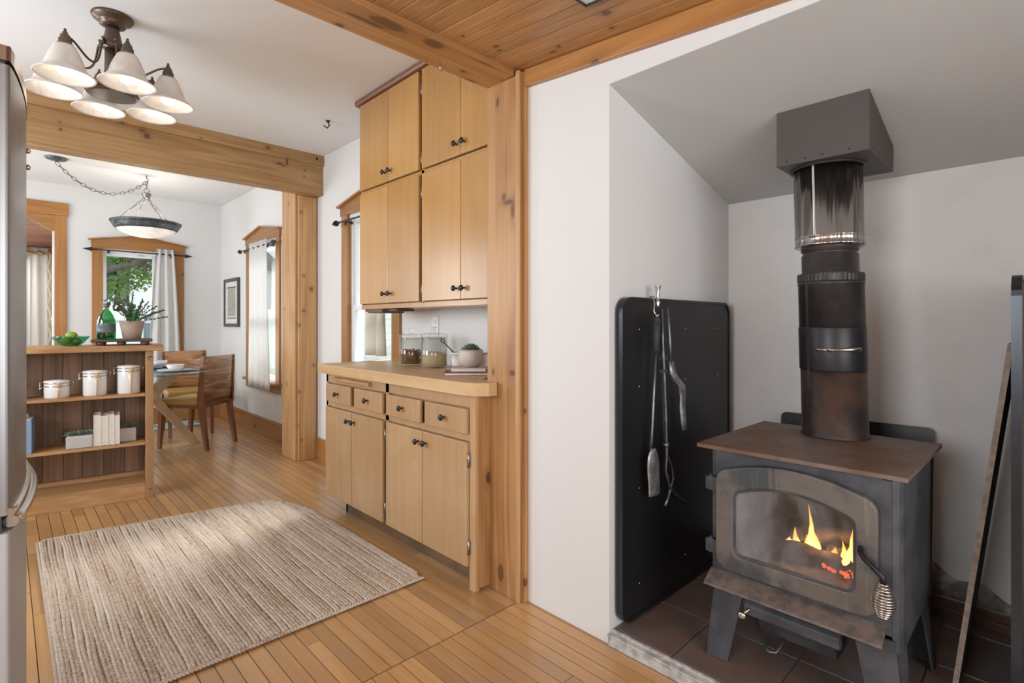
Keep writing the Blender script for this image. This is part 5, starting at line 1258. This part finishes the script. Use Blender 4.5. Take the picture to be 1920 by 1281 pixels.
# ------------------------------------------------------------------ flue
fx, fy = 2.150, .548
fp = empty('stove_pipe', (fx, fy, .777), 'black stove pipe rising from stove to stainless chimney section', 'stove pipe')
def lean_mb(mb):   # the pipe leans very slightly
    mb.v = [(x_+(z_-.777)*.010, y_+(z_-.777)*.028, z_) for (x_, y_, z_) in mb.v]; return mb
def cyl(prof, name, m, seg=40):
    return lean_mb(MB().lathe(prof, (fx, fy, 0), seg)).build(name, m, fp)
cyl([(.108, .778), (.1085, .781), (.104, .786), (.1035, 1.02)], 'lower_section', PIPER)
cyl([(.1055, 1.012), (.1065, 1.015), (.1065, 1.162), (.1055, 1.165)], 'black_band', BAND)
cyl([(.104, 1.16), (.104, 1.318), (.1075, 1.322), (.104, 1.326), (.104, 1.334)], 'middle_section', PIPE)
mb = MB(); seg = 96; vs = []
for z_ in (1.330, 1.352, 1.358):
    for k in range(seg):
        r_ = .1045+(.0016 if k % 2 else 0)*(1 if z_ < 1.355 else 0); a = 2*PI*k/seg; vs.append(Vector((fx+r_*math.cos(a), fy+r_*math.sin(a), z_)))
mb.add(vs, [(i*seg+k, i*seg+(k+1) % seg, (i+1)*seg+(k+1) % seg, (i+1)*seg+k) for i in range(2) for k in range(seg)]); lean_mb(mb).build('crimped_collar', PIPE, fp)
cyl([(.1045, 1.357), (.093, 1.359), (.0905, 1.362), (.0905, 1.425), (.086, 1.430), (.086, 1.436), (.0915, 1.440), (.0915, 1.50)], 'upper_section', PIPE)
a = rad(150); 
lean_mb(MB().box(-.0045, 0, .80, .0045, .0035, 1.325, M=Matrix.Translation(Vector((fx+.103*math.cos(a), fy+.103*math.sin(a), 0))) @ Matrix.Rotation(a-PI/2, 4, 'Z'))).build('seam', PIPER, fp)
cyl([(.108, 1.455), (.1125, 1.458), (.1125, 1.463), (.110, 1.465), (.110, 1.488), (.1125, 1.490), (.110, 1.492), (.110, 1.77)], 'stainless_section', CHROMEP, 56)
a = rad(172)
lean_mb(MB().box(-.004, 0, 1.49, .004, .0022, 1.77, M=Matrix.Translation(Vector((fx+.1095*math.cos(a), fy+.1095*math.sin(a), 0))) @ Matrix.Rotation(a-PI/2, 4, 'Z'))).build('seam', CHROMEP, fp)
# thermometer clip
a0 = rad(195)
def onp(a, z, r=.1095): return Vector((fx+r*math.cos(a)+(z-.777)*.010, fy+r*math.sin(a)+(z-.777)*.028, z))
mb = MB().tube([onp(rad(168+i*5), 1.087) for i in range(5)], .005, 6).tube([onp(rad(188+i*7.5), 1.087+.0004*i, .113) for i in range(8)], [.004, .004, .004, .005, .006, .007, .0075, .008], 8, flat=1).lathe([(.008, 0), (.008, .006), (0, .007)], onp(rad(190), 1.087, .108), 10, Vector((math.cos(rad(190)), math.sin(rad(190)), 0)).to_track_quat('Z', 'Y').to_matrix().to_4x4())
mb.build('damper_handle', CHROME, fp)
# ceiling support box
cb = empty('chimney_box', (2.24, .58, 1.76), 'dark brown square chimney support box on the sloped ceiling', 'chimney box')
X0_, X1_, Y0_, Y1_ = 2.015, 2.385, .415, .700; zs_ = lambda x_: 2.0585-(x_-XS)*(2.0585-1.762)/(XB+.05-XS)+.006
def bxs(x0, y0, x1, y1, z0):
    return MB().hexa([Vector(p) for p in ((x0, y0, z0), (x1, y0, z0), (x1, y1, z0), (x0, y1, z0), (x0, y0, zs_(x0)), (x1, y0, zs_(x1)), (x1, y1, zs_(x1)), (x0, y1, zs_(x0)))])
bxs(X0_, Y0_, X1_, Y1_, 1.745).build('housing', BOXM, cb, bevel=.002)
for k, q in enumerate((.12, .33, .52, .80)):
    MB().lathe([(.0035, 0), (.0025, .0015), (0, .002)], (X0_, Y1_-(Y1_-Y0_)*q, 1.760), 8, Matrix.Rotation(-PI/2, 4, 'Y')).build('screw', DARKP, cb)
for q in (.15, .38, .6, .82):
    MB().lathe([(.0035, 0), (.0025, .0015), (0, .002)], (X0_+(X1_-X0_)*q, Y0_, 1.760), 8, Matrix.Rotation(PI/2, 4, 'X')).build('screw', DARKP, cb)
lean_mb(MB().lathe([(.112, 1.738), (.120, 1.738), (.120, 1.7465), (.112, 1.7465)], (fx, fy, 0), 40, cap=False)).build('collar_ring', DARKP, cb)

# ------------------------------------------------------------------ outside
struct(bx(-12, 9.2, -.6, 30, 60, -.5).box(2.6, -20, -.6, 40, 9.2, -.5).build('ground', GRASS), 'lawn outside the windows', 'lawn')
nh = empty('neighbour_house', (7, 22, -.5), 'white neighbouring house beyond the far window', 'house')
bx(2.2, 20, -.5, 7.9, 26, 1.55).build('low_wall', OUTHOUSE, nh)
bx(3.75, 21, 1.5, 7.9, 27, 3.2).build('upper_wall', OUTHOUSE, nh)
MB().prism([(3.4, 3.2), (7.95, 3.2), (5.7, 5.2)], lambda a, b, d: Vector((a, d, b)), 20.8, 27.2).build('roof', plain('roof_grey', (.25, .25, .26), .8), nh)
for (a_, b_) in ((4.05, .1), (3.3, .5), (5.4, .2)):
    wf = bx(a_-.22, 19.94, b_-.1, a_+.22, 20.0, b_+1.0).build('window', OUTHOUSE, nh); bx(a_-.17, 19.92, b_-.04, a_+.17, 19.95, b_+.94).build('pane', OUTWIN, wf)
nh2 = empty('neighbour_house', (9, 6, -.5), 'white clapboard house beside the kitchen window', 'house')
bx(8, 0, -.5, 13, 40, 4.2).build('wall', OUTHOUSE, nh2)
for k in range(22): bx(7.97, 0, -.3+k*.2, 8.0, 40, -.12+k*.2).build('clapboard', OUTHOUSE, nh2)
wf = bx(7.93, 5.6, .8, 7.97, 6.5, 2.2).build('window', OUTHOUSE, nh2); bx(7.92, 5.7, .9, 7.94, 6.4, 2.1).build('pane', OUTWIN, wf)
def foliage(mb, c, R3, n, sz, rn):
    for k in range(n):
        while True:
            q = Vector((rn.uniform(-1, 1), rn.uniform(-1, 1), rn.uniform(-1, 1)))
            if q.length < 1: break
        p = Vector((c[0]+q.x*R3[0], c[1]+q.y*R3[1], c[2]+q.z*R3[2]))
        a = Vector((rn.uniform(-1, 1), rn.uniform(-1, 1), rn.uniform(-1, 1))).normalized(); b = a.cross(Vector((rn.random(), .3, rn.random()))).normalized()
        s = sz*rn.uniform(.6, 1.4); mb.add([p-a*s, p+b*s*.45, p+a*s, p-b*s*.45], [(0, 1, 2, 3)])
    return mb
rn = random.Random(21)
tr = empty('tree', (2.9, 12.5, -.5), 'leafy tree with a dark crooked limb outside the far window', 'tree')
MB().tube([(2.95, 12.6, -.5), (2.88, 12.5, 1.2), (2.62, 12.4, 2.35), (2.35, 12.3, 2.7), (2.0, 12.3, 3.4), (1.8, 12.2, 4.5)], [.26, .22, .19, .16, .13, .1], 10).build('trunk', BARK, tr)
MB().tube([(2.45, 12.35, 2.62), (2.1, 12.3, 2.72), (1.95, 12.2, 2.45), (1.72, 12.1, 2.28), (1.35, 12.0, 2.16), (1.0, 12, 2.1)], [.13, .10, .08, .065, .055, .04], 8).tube([(1.95, 12.2, 2.45), (1.93, 12.2, 2.25), (1.98, 12.2, 2.1)], [.05, .03, .02], 6).tube([(1.72, 12.1, 2.28), (1.6, 12, 2.5), (1.4, 12, 2.7)], [.03, .025, .02], 6).build('branch', BARK, tr)
mb = MB()
for (a_, b_, c_, r_) in ((1.55, 12.7, 2.55, .42), (1.9, 12.9, 2.1, .35), (2.25, 12.9, 2.45, .38), (1.5, 12.8, 1.85, .30), (2.7, 13, 3.0, .8), (1.2, 13, 3.1, .7), (2.1, 13, 3.6, .9)):
    foliage(mb, (a_, b_, c_), (r_, .5, r_*.85), int(900*r_*r_*4), .045, rn)
tag(mb.build('foliage', TREEL, tr), kind='stuff')
tr = empty('tree', (3, 30, -.5), 'hazy blue-green trees in the distance beyond the far window', 'tree line')
MB().tube([(3, 32, -.5), (3, 32, 5)], .3, 8).build('trunk', BARK, tr)
mb = MB()
for k in range(26): foliage(mb, (rn.uniform(-4, 9), rn.uniform(29, 34), rn.uniform(1.5, 7)), (2.0, 1.2, 1.5), 420, .24, rn)
tag(mb.build('foliage', TREEB, tr), kind='stuff')
